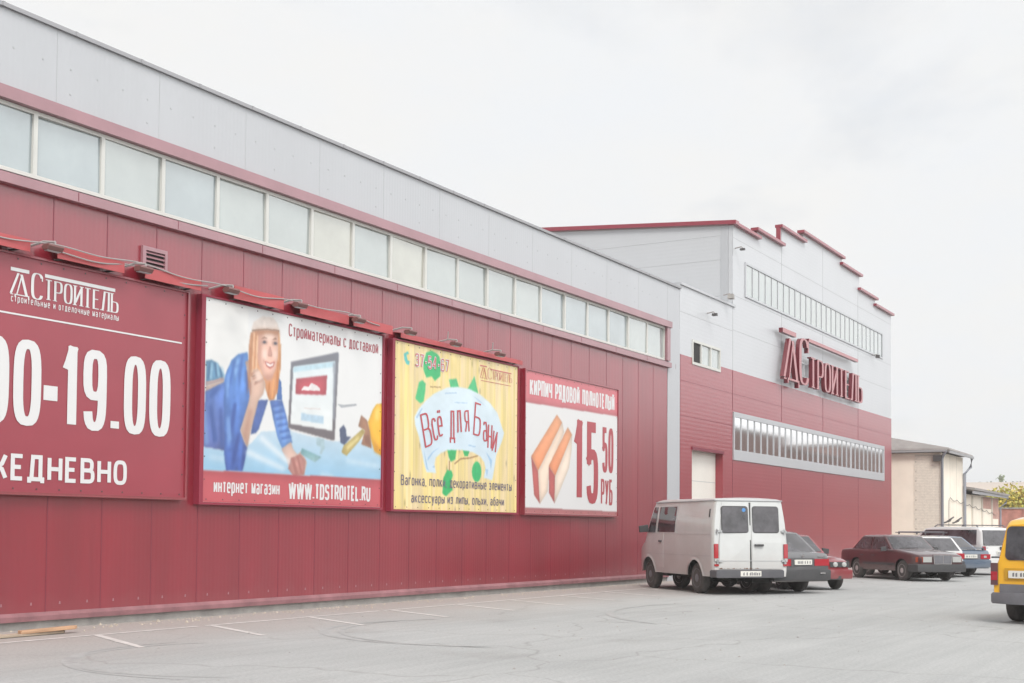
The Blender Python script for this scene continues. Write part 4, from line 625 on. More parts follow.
def vinyl(name, c, **k): return mat(name, c, .45, coat=.5, coat_r=.3, coat_ior=1.5, bump=.35, bscale=.9, **k)
m_vred = vinyl('burgundy_vinyl', (.27, .032, .05), var=.08, vscale=.8)
m_vwhite = vinyl('white_vinyl', (.62, .62, .61), var=.02, vscale=1)
m_pine = mat('printed_pine_boards', (.70, .52, .27), .45, coat=.5, coat_r=.3, var=.16, vscale=2.2, stretch=(3.2, 1, .18), bump=.1, bscale=1.0)
m_fred = mat('burgundy_frame', (.24, .022, .045), .5)
Y = YB-.002
m_lampb = mat('brown_lamp_enamel', (.16, .07, .065), .5)
ART2[0] = ((230, 230, 228), ART2[0][1], (230, 231, 231))
ART2[-1] = (ART2[-1][0], [(15.4, ART2[-1][1][0][1]), (20.6, 2.42), (20.6, 1.8), (15.4, 1.8)], None)
ART4[0] = (ART4[0][0], [(26.0, 5.25), (31.3, 5.25), (31.3, 4.50), (26.0, 4.44)], None)
ART4[-1] = (ART4[-1][0], [(26.0, 1.98), (31.3, 1.95), (31.3, 1.8), (26.0, 1.8)], None)
# 1 opening hours
b = banner(10.2, 15.13, 1.93, 5.225, 'burgundy banner with white opening hours 00-19.00', m_vred, m_red, .03)
lettering(b, lambda q: (logo(q, (11.758, 12.067, 4.995, 5.044), (12.336, 13.632, 4.995, 5.044), (11.748, 12.074, 4.66, 4.98), (12.10, 12.315, 4.655, 5.03), (12.33, 13.702, 4.68, 4.97), Y, WHT, .8),
    text(q, 'строительные и отделочные материалы', 11.77, 13.71, 4.565, 4.665, Y, .011, .011, 0, 1.6, WHT),
    q.poly([(10.5, Y, 4.388), (15.03, Y, 4.388), (15.03, Y, 4.412), (10.5, Y, 4.412)], 0, [WHT]*4),
    text(q, '19.00', 12.67, 14.80, 2.872, 4.072, Y, .165, .13, 0, .42, WHT), q.poly([(12.355, Y, 3.25), (12.60, Y, 3.25), (12.60, Y, 3.46), (12.355, Y, 3.46)], 0, [WHT]*4),
    text(q, '00', 11.30, 12.31, 2.86, 4.068, Y, .165, .13, 0, .42, WHT), text(q, '.', 11.05, 11.2, 2.86, 4.068, Y, .15, .13, 0, 0, WHT),
    text(q, 'ЕЖЕДНЕВНО', 11.14, 13.93, 2.09, 2.46, Y, .068, .058, 0, .75, WHT)))
# 2 online shop
b = banner(15.53, 20.43, 1.87, 5.235, 'banner picturing a woman in a blue jumper beside a computer monitor', m_vwhite, m_fred)
print_art(b, ART2, 15.535, 20.425, 1.875, 5.23, Y, (230, 231, 231)); Y2 = Y-.002
CT = ilin((170, 88, 96))
lettering(b, lambda q: (text(q, 'Стройматериалы с доставкой', 17.62, 20.29, 4.86, 5.09, Y2, .031, .028, 0, .45, CT), text(q, 'интернет магазин', 15.80, 17.44, 2.03, 2.27, Y2, .032, .03, 0, .5, WHT),
    text(q, 'WWW.TDSTROITEL.RU', 17.68, 20.09, 1.975, 2.265, Y2, .048, .045, 0, .3, WHT)))
# 3 sauna goods
b = banner(20.83, 25.71, 1.845, 5.215, 'yellow pine-board banner with green leaves and a pale blue scroll', m_pine, m_fred)
print_art(b, ART3, 20.835, 25.705, 1.85, 5.21, Y, (238, 216, 156), wood=True); Y2 = Y-.006
def arch_text(q):
    PK = ilin((190, 70, 80))
    for ch, xt, zt, xb, zb in ARCH:
        up_ = Vector((xt-xb, zt-zb)); h_ = up_.length*(1.0 if ch in 'ВБ' else 1/.78); up_.normalize(); rg = Vector((up_.y, -up_.x)); wv_ = G[ch][0]*(.26 if ch in 'ВБ' else .17)
        for st_ in G[ch][1]:
            cl = isinstance(st_, tuple); ps = st_[1] if cl else st_
            ribbon(q, [((a-.5)*wv_, b_*h_) for a, b_ in ps], cl, .055, .035, lambda px_, pz_, k: (xb+rg.x*px_+up_.x*pz_, Y2-k, zb+rg.y*px_+up_.y*pz_), 0, None, PK)
GRY = ilin((110, 104, 124)); PNK = ilin((206, 110, 110))
HAL = ilin((222, 222, 226))
lettering(b, lambda q: (arch_text(q), text(q, '37-54-67', 21.55, 22.80, 4.76, 5.05, Y2+.0005, .062, .062, 0, .1, HAL), text(q, '37-54-67', 21.55, 22.80, 4.77, 5.04, Y2-.004, .030, .026, 0, 1.2, PNK),
    text(q, 'Вагонка, полки, декоративные элементы', 21.10, 25.47, 2.335, 2.545, Y2, .026, .024, 0, 1.0, GRY), text(q, 'аксессуары из липы, ольхи, абачи', 21.46, 25.13, 1.99, 2.19, Y2, .026, .024, 0, 1.0, GRY),
    logo(q, (24.06, 24.34, 5.06, 5.085), (24.5, 25.42, 5.02, 5.045), (24.06, 24.36, 4.80, 5.05), (24.38, 24.56, 4.81, 5.06), (24.58, 25.45, 4.82, 5.0), Y2, PNK, .55),
    q.poly([(24.1, Y2, 4.74), (25.4, Y2, 4.74), (25.4, Y2, 4.752), (24.1, Y2, 4.752)], 0, [PNK]*4)))
# 4 bricks
b = banner(26.06, 31.02, 1.845, 5.20, 'white banner with two orange bricks and the price 15 50', m_vwhite, m_red, .03)
print_art(b, ART4, 26.065, 31.015, 1.85, 5.195, Y, (226, 226, 226), strands=False); Y2 = Y-.002
PR = ilin((176, 62, 72))
lettering(b, lambda q: (text(q, 'КИРПИЧ РЯДОВОЙ ПОЛНОТЕЛЫЙ', 26.28, 30.83, 4.62, 5.02, Y2, .068, .06, 0, .28, WHT), text(q, '1', 28.50, 29.06, 2.15, 4.225, Y2, .29, .26, 0, .3, PR), text(q, '5', 29.22, 29.885, 2.13, 4.23, Y2, .25, .27, 0, .3, PR),
    text(q, '50', 30.12, 30.785, 2.96, 4.15, Y2, .13, .15, 0, .3, PR), text(q, 'РУБ', 30.05, 30.745, 2.115, 2.795, Y2, .082, .075, 0, .35, PR)))
# ------------------------------------------------------------ red hoods, floodlights and the cable over the banners
for (a, b_, h_, lb) in ((10.3, 11.95, .17, 'red metal hood over the left part of the opening hours banner'), (12.42, 13.66, .17, 'red metal hood above the small logo of the opening hours banner'), (14.08, 15.28, .17, 'red metal hood under the louvred vent'),
                    (16.05, 17.3, .22, 'red metal hood above the head of the woman on the banner'), (17.75, 19.15, .17, 'red metal hood above the monitor on the banner'), (19.3, 20.55, .17, 'red metal hood over the right corner of the woman banner'), (20.95, 25.8, .10, 'long red metal hood along the top of the yellow banner')):
    t = thing('banner_hood', ((a+b_)/2, D, 5.3), lb, 'hood', 'red hoods over the banners')
    y0 = D-.26 if h_ > .12 else D-.18
    q = MB(); q.prism([(a, y0, 5.27), (a, y0, 5.27+h_), (a, D-.003, 5.30+h_), (a, D-.003, 5.29+h_), (a, y0+.012, 5.26+h_), (a, y0+.012, 5.27)], (b_-a, 0, 0)); q.build('cover', m_lampred, t)
    q = MB()
    for x in (a+.15, b_-.15): q.box(x-.02, x+.02, y0+.013, D-.003, 5.28, 5.30)
    q.build('bracket', m_dark, t)
for k, (x, zz, lb) in enumerate(((12.18, 5.36, 'floodlight arm above the digits of the opening hours banner'), (13.87, 5.36, 'floodlight arm beside the louvred vent'), (15.78, 5.35, 'floodlight at the left top corner of the woman banner'), (17.52, 5.38, 'floodlight above the white hat of the pictured woman'),
                  (19.22, 5.36, 'floodlight above the monitor picture'), (20.9, 5.36, 'floodlight at the left top corner of the yellow banner'), (22.55, 5.34, 'floodlight above the phone number of the yellow banner'), (24.35, 5.34, 'floodlight with an upright stub above the small logo of the yellow banner'))):
    t = thing('floodlight', (x, D, zz), lb, 'floodlight', 'floodlights over the banners')
    q = MB(); q.tube([(x-.05, D, zz+.05), (x, D-.25, zz+.10), (x+.04, D-.44, zz+.08)], .018, 6)
    q.tube([(x+.04, D-.44, zz+.085), (x+.04, D-.44, zz)], .015, 6)
    if k in (6, 7): q.tube([(x-.1, D-.3, zz+.08), (x-.14, D-.34, zz+.24)], .012, 5)
    q.build('bracket', m_cable, t)
    q = MB(); q.prism([(x-.13, D-.52, zz-.0), (x-.13, D-.50, zz+.03), (x-.13, D-.40, zz+.03), (x-.13, D-.36, zz-.0), (x-.13, D-.38, zz-.05), (x-.13, D-.48, zz-.055)], (.27, 0, 0)); q.build('lamp_housing', m_lampb, t, bevel=.008)
    q = MB(); q.box(x-.11, x+.12, D-.47, D-.40, zz-.062, zz-.053); q.build('lamp_glass', m_greyj, t)
P = []; rn = random.Random(4)
for k in range(90):
    x = 11.2+k*.1; P.append((x, D-.30-.03*math.sin(x*2.1), 5.43+.025*math.sin(x*3.7)+.03*math.sin(x*1.4+1)))
q = MB(); q.tube(P, .010, 6); P2 = [(p[0], p[1]+.04, p[2]-.05-.04*abs(math.sin(p[0]*1.83))) for p in P if 12.1 < p[0] < 15.4]; q.tube(P2, .011, 5)
tag(q.build('power_cable', m_cable, ref=(15, D, 5.5)), 'pale cable sagging along the tops of the two left banners', 'cable')
# small lamp heads on the tall block
for x, z, s_, lb in ((40.05, 10.72, .05, 'small lamp at the near top corner of the tall block'), (57.0, 9.22, .10, 'small dark lamp under the upper window row'), (39.0, 9.0, .12, 'small lamp on the roof edge of the link'), (37.6, 8.2, .06, 'small grey sensor above the three-light window')):
    t = thing('wall_lamp', (x, D, z), lb, 'lamp', 'lamps on the tall block'); q = MB(); q.tube([(x, D, z+.05), (x, D-.22, z+.08), (x, D-.3, z)], .02, 6); q.build('arm', m_cable, t)
    q = MB(); q.prism([(x-s_, D-.34, z-s_*.8), (x-s_*.6, D-.34, z+s_*.5), (x+s_*.6, D-.34, z+s_*.5), (x+s_, D-.34, z-s_*.8)], (0, .16, 0)); q.build('lamp_head', m_dark if s_ != .12 else m_plinth, t)
# ------------------------------------------------------------ planks lying at the foot of the wall
for (x, y, L_, a, wd, h_, lb, c) in ((10.9, 14.2, 2.6, 1.5, .13, .035, 'long grey plank lying at the foot of the wall', (.36, .29, .22)), (11.88, 14.19, .95, -2, .12, .045, 'short orange-brown plank lying on the end of a longer one', (.46, .28, .17)), (11.2, 14.32, 1.9, .5, .09, .03, 'pale narrow plank behind the others along the wall', (.5, .4, .3))):
    q = MB(); n = 10; mm = mat('plank_wood', c, .8, var=.35, vscale=3, stretch=(.6, 8, 8))
    for i in range(n):
        x0, x1 = -L_/2+L_*i/n, -L_/2+L_*(i+1)/n
        q.poly([(x0, -wd/2, h_), (x1, -wd/2, h_), (x1, wd/2, h_), (x0, wd/2, h_)])
    q.v = []; q.f = []; q.m = []; q.c = []
    q.prism([(-L_/2, -wd/2, 0), (-L_/2+.03, wd/2, 0), (L_/2-.06, wd/2, 0), (L_/2, wd*.1, 0), (L_/2-.09, -wd/2, 0)], (0, 0, h_))
    o = q.build('plank', mm, bevel=.006); o.location = (x, y, .006+(.04 if 'end of a longer' in lb else 0)); o.rotation_euler = (0, rad(-1.2) if 'end of' in lb else 0, rad(a)); tag(o, lb, 'plank', 'planks by the wall')
# ------------------------------------------------------------ vehicles (own frame: x forward from the tail, y to the left, z up)
m_tyre = mat('tyre_rubber', (.07, .063, .06), .85, var=.3, vscale=8)
m_rim = mat('dusty_wheel_trim', (.42, .38, .38), .5, metal=.3, var=.15, vscale=6)
m_black = mat('black_plastic', (.05, .05, .053), .55, var=.15, vscale=5)
m_greypl = mat('grey_plastic', (.14, .14, .155), .6, var=.12, vscale=4)
m_under = mat('dark_underbody', (.02, .019, .018), .9)  # near-black colour for vehicle floors, axle and wheel housings
m_cglass = mat('dark_car_glass', (.045, .042, .048), .04, coat=.5, coat_r=.01, coat_ior=1.5, var=.95, vscale=2.4)
m_tail = mat('red_lens', (.36, .018, .03), .2, coat=1, coat_r=.05)
m_tailc = mat('smoked_red_lens', (.10, .055, .06), .2, coat=1, coat_r=.05)
m_clear = mat('clear_lens', (.40, .41, .40), .15, coat=1, coat_r=.03)
m_amber = mat('amber_lens', (.30, .06, .03), .2, coat=1, coat_r=.05)
m_chrome = mat('chrome', (.62, .62, .63), .2, metal=.9)
m_plate = mat('number_plate', (.66, .65, .60), .5)
m_seam = mat('panel_gap', (.03, .03, .03), .9)
def interp(tab, x):
    if x <= tab[0][0]: return tab[0][1]
    for (a, u), (b, v) in zip(tab, tab[1:]):
        if x <= b: return u+(v-u)*(x-a)/(b-a)
    return tab[-1][1]
class Body:
    def __init__(s, L, W, ztop, p, zb, arches, rf=.7, rr=.35, af=.22, ar=.07, lean=None, sh=.08, crown=.02, blend=.6):
        s.L, s.W, s.ztop, s.p, s.zb, s.arches, s.rf, s.rr, s.af, s.ar, s.lean, s.sh, s.crown, s.blend = L, W, ztop, p, zb, arches, rf, rr, af, ar, lean or [(0, 0)], sh, crown, blend
    def hw(s, x):
        h = s.W/2
        d = (x-(s.L-s.rf))/s.rf
        if d > 0: h *= 1-s.af*(1-math.sqrt(max(0, 1-min(1, d)**2)))
        d = (s.rr-x)/s.rr
        if d > 0: h *= 1-s.ar*(1-math.sqrt(max(0, 1-min(1, d)**2)))
        return h
    def side(s, x, z): return s.hw(x)*interp(s.p, z)
    def xl(s, x, z): return x+interp(s.lean, z)*max(0, 1-x/s.blend) if x < s.blend else x
    def low(s, x):
        z = s.zb
        for xc, r, zc in s.arches:
            if abs(x-xc) < r: z = max(z, zc+math.sqrt(r*r-(x-xc)**2))
        return z
    def shell(s, root, paint, band=None):
        xs = set([0, .04, .1, .2, s.L, s.L-.04, s.L-.1, s.L-.2]); x = 0
        while x < s.L: xs.add(round(x, 3)); x += .14
        for xc, r, zc in s.arches:
            for k in range(17): xs.add(round(xc-r*math.cos(math.pi*k/16)*1.0001, 4))
        for q in s.ztop: xs.add(q[0])
        xs = sorted(v for v in xs if 0 <= v <= s.L); mb = MB(); rings = []
        fr = [0, .06, .16, .3, .45, .6, .72, .84, .93, 1]
        for x in xs:
            zt = interp(s.ztop, x); zl = min(s.low(x), zt-.12); zs = zt-s.sh; half = []
            for f in fr:
                z = zl+(zs-zl)*f; half.append((s.side(x, z), z))
            wt = s.side(x, zs)
            for a in (30, 60, 90): half.append((wt-s.sh*.9*(1-math.cos(rad(a))), zs+s.sh*math.sin(rad(a))))
            wt = half[-1][0]
            for f in (.66, .33): half.append((wt*f, zt+s.crown*(1-f*f)))
            ring = [(s.xl(x, z), -y, z) for y, z in half]+[(s.xl(x, zt), 0, zt+s.crown)]+[(s.xl(x, z), y, z) for y, z in half[::-1]]
            rings.append([mb.vert(p) for p in ring])
        n = len(rings[0])
        for a, b in zip(rings, rings[1:]):
            for j in range(n-1): mb.face((a[j], a[j+1], b[j+1], b[j]), 0)
        mb.face(rings[0]); mb.face(rings[-1][::-1])
        o = mb.build('body', paint, root, smooth=38)
        # dark floor and wheel housings
        u = MB(); z0 = s.zb+.04
        u.box(.3, s.L-.3, -s.W/2+.30, s.W/2-.30, z0-.05, z0+.35)
        xs_ = sorted(s.arches); e = [(.08, xs_[0][0]-xs_[0][1]-.02), (xs_[0][0]+xs_[0][1]+.02, xs_[1][0]-xs_[1][1]-.02), (xs_[1][0]+xs_[1][1]+.02, s.L-.3)]
        for a, b in e:
            if b > a: u.box(a, b, -s.W/2+.08, s.W/2-.08, z0-.02, z0+.3)
        for xc, r, zc in xs_: u.box(xc-r-.05, xc+r+.05, -s.W/2+.27, s.W/2-.27, z0+.34, zc+r+.05)
        u.build('underbody', m_under, root)
        return o
    def panel(s, root, name, m, c, sg_, off=.006, ref=None, n=6):
        """curved panel laid on the flank: corners (x, z) front-bottom, rear-bottom, rear-top, front-top; sg_ +1 left, -1 right"""
        mb = MB(); g_ = []
        for i in range(n+1):
            row = []
            for j in range(n+1):
                u, v = i/n, j/n
                x = (c[0][0]*(1-u)+c[1][0]*u)*(1-v)+(c[3][0]*(1-u)+c[2][0]*u)*v; z = (c[0][1]*(1-u)+c[1][1]*u)*(1-v)+(c[3][1]*(1-u)+c[2][1]*u)*v
                row.append(mb.vert((s.xl(x, z), sg_*(s.side(x, z)+off), z)))
            g_.append(row)
        for i in range(n):
            for j in range(n): mb.face((g_[i][j], g_[i+1][j], g_[i+1][j+1], g_[i][j+1]))
        rim = [g_[i][0] for i in range(n)]+[g_[n][j] for j in range(n)]+[g_[i][n] for i in range(n, 0, -1)]+[g_[0][j] for j in range(n, 0, -1)]
        inn = [mb.vert((mb.v[k][0], mb.v[k][1]-sg_*(off+.012), mb.v[k][2])) for k in rim]
        for k in range(len(rim)): mb.face((rim[k], rim[(k+1) % len(rim)], inn[(k+1) % len(rim)], inn[k]))
        return mb.build(name, m, ref or root, smooth=40)
    def rear(s, root, name, m, pts, off=.012, ref=None, thick=.03):
        """flat panel on the tail: pts (y, z)"""
        mb = MB(); mb.prism([(s.xl(0, z)-off, y, z) for y, z in pts], (thick, 0, 0)); return mb.build(name, m, ref or root)
    def front(s, root, name, m, pts, off=.012, ref=None, thick=.05):
        mb = MB(); mb.prism([(s.L+off-thick, y, z) for y, z in pts], (thick, 0, 0)); return mb.build(name, m, ref or root)
def rrect(y0, y1, z0, z1, r, n=4):
    P = []
    for cx, cz, a0 in ((y1-r, z1-r, 0), (y0+r, z1-r, 90), (y0+r, z0+r, 180), (y1-r, z0+r, 270)):
        for k in range(n+1): a = rad(a0+90*k/n); P.append((cx+r*math.cos(a), cz+r*math.sin(a)))
    return P
def wheel(root, x, y, r, wd, sg_, rim=m_rim, kind='trim'):
    mb = MB(); prof = [(r*.62, -wd/2), (r*.80, -wd/2-.004), (r*.94, -wd/2+.012), (r, -wd/2+.04), (r, wd/2-.04), (r*.94, wd/2-.012), (r*.80, wd/2+.004), (r*.62, wd/2)]
    mb.lathe_y((x, y, r), prof, 28); o = mb.build('wheel', m_tyre, root, smooth=40)
    q = MB(); f = wd/2+.006
    q.lathe_y((x, y, r), [(r*.63, sg_*f*.7), (r*.62, sg_*f), (r*.52, sg_*(f-.02)), (r*.30, sg_*(f-.012)), (r*.16, sg_*(f+.012)), (r*.05, sg_*(f+.014))], 24); q.build('rim', rim, o, smooth=30)
    q = MB()
    for k in range(8):
        a = k*.785; c_, s_ = math.cos(a), math.sin(a); rr = r*.42
        q.lathe_y((x+rr*c_, y, r+rr*s_), [(r*.06, sg_*(f-.022)), (r*.05, sg_*(f-.008))], 8)
    q.build('rim_hole', m_black, o)
    return o
def wheels(root, b, r, wd, rim=m_rim, inset=.02):
    for xc, _, _ in b.arches:
        for sg_ in (1, -1): wheel(root, xc, sg_*(b.W/2-wd/2-inset), r, wd, sg_, rim)
def plate(root, b, y, z, rear=True, wd=.52):
    f = b.rear if rear else b.front
    o = f(root, 'number_plate', m_plate, rrect(y-wd/2, y+wd/2, z-.06, z+.06, .012), .035 if rear else .06)
    mb = MB(); x = b.xl(0, z)-.037 if rear else b.L+.062
    rn = random.Random(int(b.L*1000)); k = y-wd/2+.05
    while k < y+wd/2-.06:
        mb.poly([(x, k, z-.035), (x, k+.028, z-.035), (x, k+.028, z+.03*rn.uniform(.6, 1)), (x, k, z+.03)]); k += rn.choice((.045, .05, .075))
    mb.build('plate_mark', m_greypl, o, fix=False)
def mirror(root, b, x, z, sg_, m, s_=1.):
    mb = MB(); y = b.side(x, z); mb.prism([(x, sg_*(y+.03), z-.06*s_), (x, sg_*(y+.22*s_), z-.07*s_), (x, sg_*(y+.23*s_), z+.06*s_), (x, sg_*(y+.04), z+.09*s_)], (-.07, 0, 0)); mb.tube([(x-.04, sg_*y*.98, z-.03), (x-.04, sg_*(y+.05), z-.02)], .025, 6); mb.build('mirror', m, root, bevel=.012)
def hull(root, name, m, pts, x0, x1, z0, z1, bulge=.06, sm=40):
    """bumper bar: plan outline pts (x, y) swept between z0 and z1 with rounded lips"""
    mb = MB(); lv = [(z0, .97), (z0+.03, 1), (z1-.03, 1), (z1, .965)]; rg = []
    cx = sum(p[0] for p in pts)/len(pts)
    for z, k in lv: rg.append([mb.vert((cx+(x-cx)*(1-(1-k)*.6), y*k, z)) for x, y in pts])
    n = len(pts)
    for a, b in zip(rg, rg[1:]):
        for j in range(n): mb.face((a[j], a[(j+1) % n], b[(j+1) % n], b[j]))
    mb.face(rg[0][::-1]); mb.face(rg[-1]); return mb.build(name, m, root, smooth=sm)
def bumper(root, b, m, z0, z1, rear=True, out_=.08, wrap=.5):
    pts = []; n = 10
    for k in range(n+1):
        t = -1+2*k/n; y = t*(b.W/2+.015)*.985; d = out_*(1-abs(t)**3.2)
        pts.append(((-.0-d) if rear else (b.L+d), y))
    e = wrap if rear else b.L-wrap
    pts += [(e, b.W/2+.015), (e, b.W/2-.05), (.12 if rear else b.L-.12, b.W/2-.12), (.12 if rear else b.L-.12, -b.W/2+.12), (e, -b.W/2+.05), (e, -b.W/2-.015)]
    return hull(root, 'bumper', m, pts, 0, 0, z0, z1)
def cabin(root, paint, xf0, xf1, xr1, xr0, z0, z1, w0, w1, bow=.10, bowr=.06, nwin=2, pill=.06, split=None, rearpane=True):
    """roof and pillars lofted from the belt (z0) to the roof (z1), with panes laid on each face"""
    mb = MB(); rg = []; V = [0, .12, .5, .86, .94, .98, 1]
    def lev(v):
        k = min(1, v/.9) if v < .9 else 1
        s_ = [0, 0, 0, 0, .012, .04, .10][V.index(v)] if v in V else 0
        xf, xr, w_, z = xf0+(xf1-xf0)*v, xr0+(xr1-xr0)*v, w0+(w1-w0)*v, z0+(z1-z0)*(v if v <= .94 else (.94+.06*(v-.94)/.06))
        return xf-s_, xr+s_, w_-s_*.9, z
    def outline(v):
        xf, xr, w_, z = lev(v); P = []
        for k in range(9): t = -1+k/4; P.append((xr-bowr*(1-t*t)+.0, -t*w_*(-1), z))
        for k in range(1, 8): P.append((xr+(xf-xr)*k/8, w_*(1+.02*math.sin(math.pi*k/8)), z))
        for k in range(9): t = 1-k/4; P.append((xf+bow*(1-t*t), t*w_, z))
        for k in range(1, 8): P.append((xf+(xr-xf)*k/8, -w_*(1+.02*math.sin(math.pi*k/8)), z))
        return P
    for v in V: rg.append([mb.vert(p) for p in outline(v)])
    n = len(rg[0])
    for a, b in zip(rg, rg[1:]):
        for j in range(n): mb.face((a[j], a[(j+1) % n], b[(j+1) % n], b[j]))
    xf, xr, w_, z = lev(1); mid = [mb.vert(((xf+xr)/2+(mb.v[i][0]-(xf+xr)/2)*.5, mb.v[i][1]*.5, z+.02)) for i in rg[-1]]; c = mb.vert(((xf+xr)/2, 0, z+.026))
    for j in range(n): mb.face((rg[-1][j], rg[-1][(j+1) % n], mid[(j+1) % n], mid[j])); mb.face((mid[j], mid[(j+1) % n], c))
    mb.build('roof', paint, root, smooth=50)
    def sheet(name, fn, m=m_cglass, nu=6, nv=3):
        q = MB(); g_ = [[q.vert(fn(i/nu, j/nv)) for j in range(nv+1)] for i in range(nu+1)]
        for i in range(nu):
            for j in range(nv): q.face((g_[i][j], g_[i+1][j], g_[i+1][j+1], g_[i][j+1]))
        return q.build(name, m, root, smooth=60, fix=False)
    vv = lambda v: .06+.84*v
    def ws(u, v):
        xf, xr, w_, z = lev(vv(v)); t = (-1+2*u)*.92; return (xf+bow*(1-t*t)+.008, t*w_, z+.004)
    sheet('windshield', ws)
    def rw(u, v):
        xf, xr, w_, z = lev(vv(v)); t = (-1+2*u)*.88; return (xr-bowr*(1-t*t)-.008, t*w_, z+.004)
    if rearpane: sheet('rear_window', rw)
    cuts = split or [0.03+.0, .5, .97]
    for sg_ in (1, -1):
        for a, b in zip(cuts, cuts[1:]):
            def sw(u, v, a=a, b=b):
                xf, xr, w_, z = lev(.08+.80*v); f = a+.02+(b-a-.04)*u; x = xr+(xf-xr)*f; return (x, sg_*(w_*(1+.02*math.sin(math.pi*f))+.007), z)
            sheet('side_window', sw)
def paintm(name, c, dirt=(.22, .19, .17), dz=.45, amt=.7, **k): return mat(name, c, .38, coat=1, coat_r=.07, coat_ior=1.5, var=.05, vscale=1.5, dirt=(dirt, dz, amt), **k)
m_bump = mat('dark_grey_bumper', (.085, .085, .095), .6, var=.12, vscale=4)
# ---- white delivery van nosed towards the wall
m_van = mat('dirty_white_paint', (.51, .525, .522), .4, coat=.8, coat_r=.12, var=.07, vscale=1.8, dirt=((.42, .37, .35), .95, .5))
v = thing('delivery_van', (28.35, 10.28, 0), 'dirty white panel van nosed up to the burgundy wall, seen from behind', 'van', 'vehicles parked along the store', heading=47)
b = Body(4.50, 1.90, [(0, 2.18), (.2, 2.21), (3.2, 2.23), (3.50, 2.20), (3.62, 2.08), (3.96, 1.34), (4.06, 1.2), (4.4, 1.05), (4.50, .95)], [(0, .955), (.35, .97), (.6, 1), (1.3, 1), (1.7, .965), (2.3, .87)], .42, [(.98, .43, .36), (3.78, .44, .36)], rf=.8, rr=.12, af=.12, ar=.04, lean=[(0, 0), (1.1, 0), (2.2, .10)], sh=.055, crown=.03, blend=.8)
b.shell(v, m_van); wheels(v, b, .36, .21, m_greypl, .05)
for xc, rr_, zc in b.arches:
    for sg_ in (1, -1):
        q = MB(); pr = []
        for k in range(17):
            a = math.pi*k/16; pr.append((xc+math.cos(a)*(rr_+.0), max(b.zb, zc+math.sin(a)*rr_), xc+math.cos(a)*(rr_+.07), max(b.zb, zc+math.sin(a)*(rr_+.07))))
        for p0, p1 in zip(pr, pr[1:]):
            q.poly([(p0[0], sg_*(b.side(p0[0], p0[1])+.022), p0[1]), (p1[0], sg_*(b.side(p1[0], p1[1])+.022), p1[1]), (p1[2], sg_*(b.side(p1[2], p1[3])+.008), p1[3]), (p0[2], sg_*(b.side(p0[2], p0[3])+.008), p0[3])])
        q.build('arch_lip', m_van, v, fix=False)
for sg_ in (1, -1):
    dr = b.panel(v, 'door', m_van, [(3.32, .55), (2.86, .55), (2.84, 2.08), (3.52, 2.08)], sg_, .003)
    b.panel(v, 'door_window', m_cglass, [(3.84, 1.42), (3.36, 1.42), (3.34, 2.05), (3.54, 2.05)], sg_, .016, ref=dr)
    q = MB(); q.box(2.95, 3.10, sg_*(b.side(3.1, 1.2)+.005)-.02, sg_*(b.side(3.1, 1.2)+.005)+.03, 1.18, 1.22); q.build('door_handle', m_black, dr)
    b.panel(v, 'side_window', m_cglass, [(3.22, 1.43), (2.18, 1.43), (2.18, 2.05), (3.20, 2.05)], sg_, .012)
    b.panel(v, 'swage_line', m_greyj, [(3.9, .885), (.1, .885), (.1, .895), (3.9, .895)], sg_, .004)
    b.panel(v, 'panel_seam', m_greyj, [(2.1, 1.38), (.15, 1.38), (.15, 1.388), (2.1, 1.388)], sg_, .004)
    b.panel(v, 'panel_seam', m_greyj, [(2.10, 1.40), (2.09, 1.40), (2.09, 2.1), (2.10, 2.1)], sg_, .004)
    b.panel(v, 'air_slot', m_black, [(.28, 1.78), (.22, 1.78), (.22, 1.97), (.28, 1.97)], sg_, .008)
    mirror(v, b, 3.82, 1.50, sg_, m_black, 1.25)
    y0 = sg_*.03; y1 = sg_*.80
    lo, hi = min(y0, y1), max(y0, y1)
    rd = b.rear(v, 'rear_door', m_van, [(lo, .60), (hi, .60)]+([(hi, 1.2), (hi-.10*(sg_ > 0), 2.12), (lo+.10*(sg_ < 0), 2.12), (lo, 1.2)]), .014)
    yy0, yy1 = sorted((sg_*.07, sg_*.71))
    b.rear(v, 'rear_window', m_cglass, rrect(yy0, yy1, 1.44, 2.02, .06), .022, ref=rd)
    f_ = MB(); R0 = rrect(yy0-.02, yy1+.02, 1.42, 2.04, .07); f_.prism([(b.xl(0, z)-.018, y, z) for y, z in R0], (.02, 0, 0)); f_.build('window_rubber', m_black, rd)
    for z in (.78, 1.46):
        q = MB(); yh = sg_*.82; q.box(b.xl(0, z)-.05, b.xl(0, z)-.01, yh-.09, yh+.05, z-.02, z+.02); q.box(b.xl(0, z)-.05, b.xl(0, z)-.02, yh+sg_*.03-.012, yh+sg_*.03+.012, z-.07, z+.05); q.build('hinge', m_greyj, rd)
    tl = b.rear(v, 'tail_light', m_tail, rrect(*sorted((sg_*.83, sg_*.93)), .84, 1.17, .015), .03)
    b.rear(v, 'reversing_light', m_clear, rrect(*sorted((sg_*.835, sg_*.925)), .77, .835, .01), .028, ref=tl)
    b.rear(v, 'reflector', m_tail, rrect(*sorted((sg_*.82, sg_*.92)), .66, .71, .01), .028)
q = MB(); q.tube([(b.xl(x, 2.17), sg_*(b.side(x, 2.14)+.012), 2.165) for sg_ in (1,) for x in (.02, .8, 2, 3.2, 3.5)], .016, 6); q.tube([(b.xl(x, 2.17), -(b.side(x, 2.14)+.012), 2.165) for x in (.02, .8, 2, 3.2, 3.5)], .016, 6); q.tube([(b.xl(0, 2.17)-.01, y, 2.165) for y in (-.84, -.4, .4, .84)], .016, 6); q.build('roof_gutter', m_greyj, v)
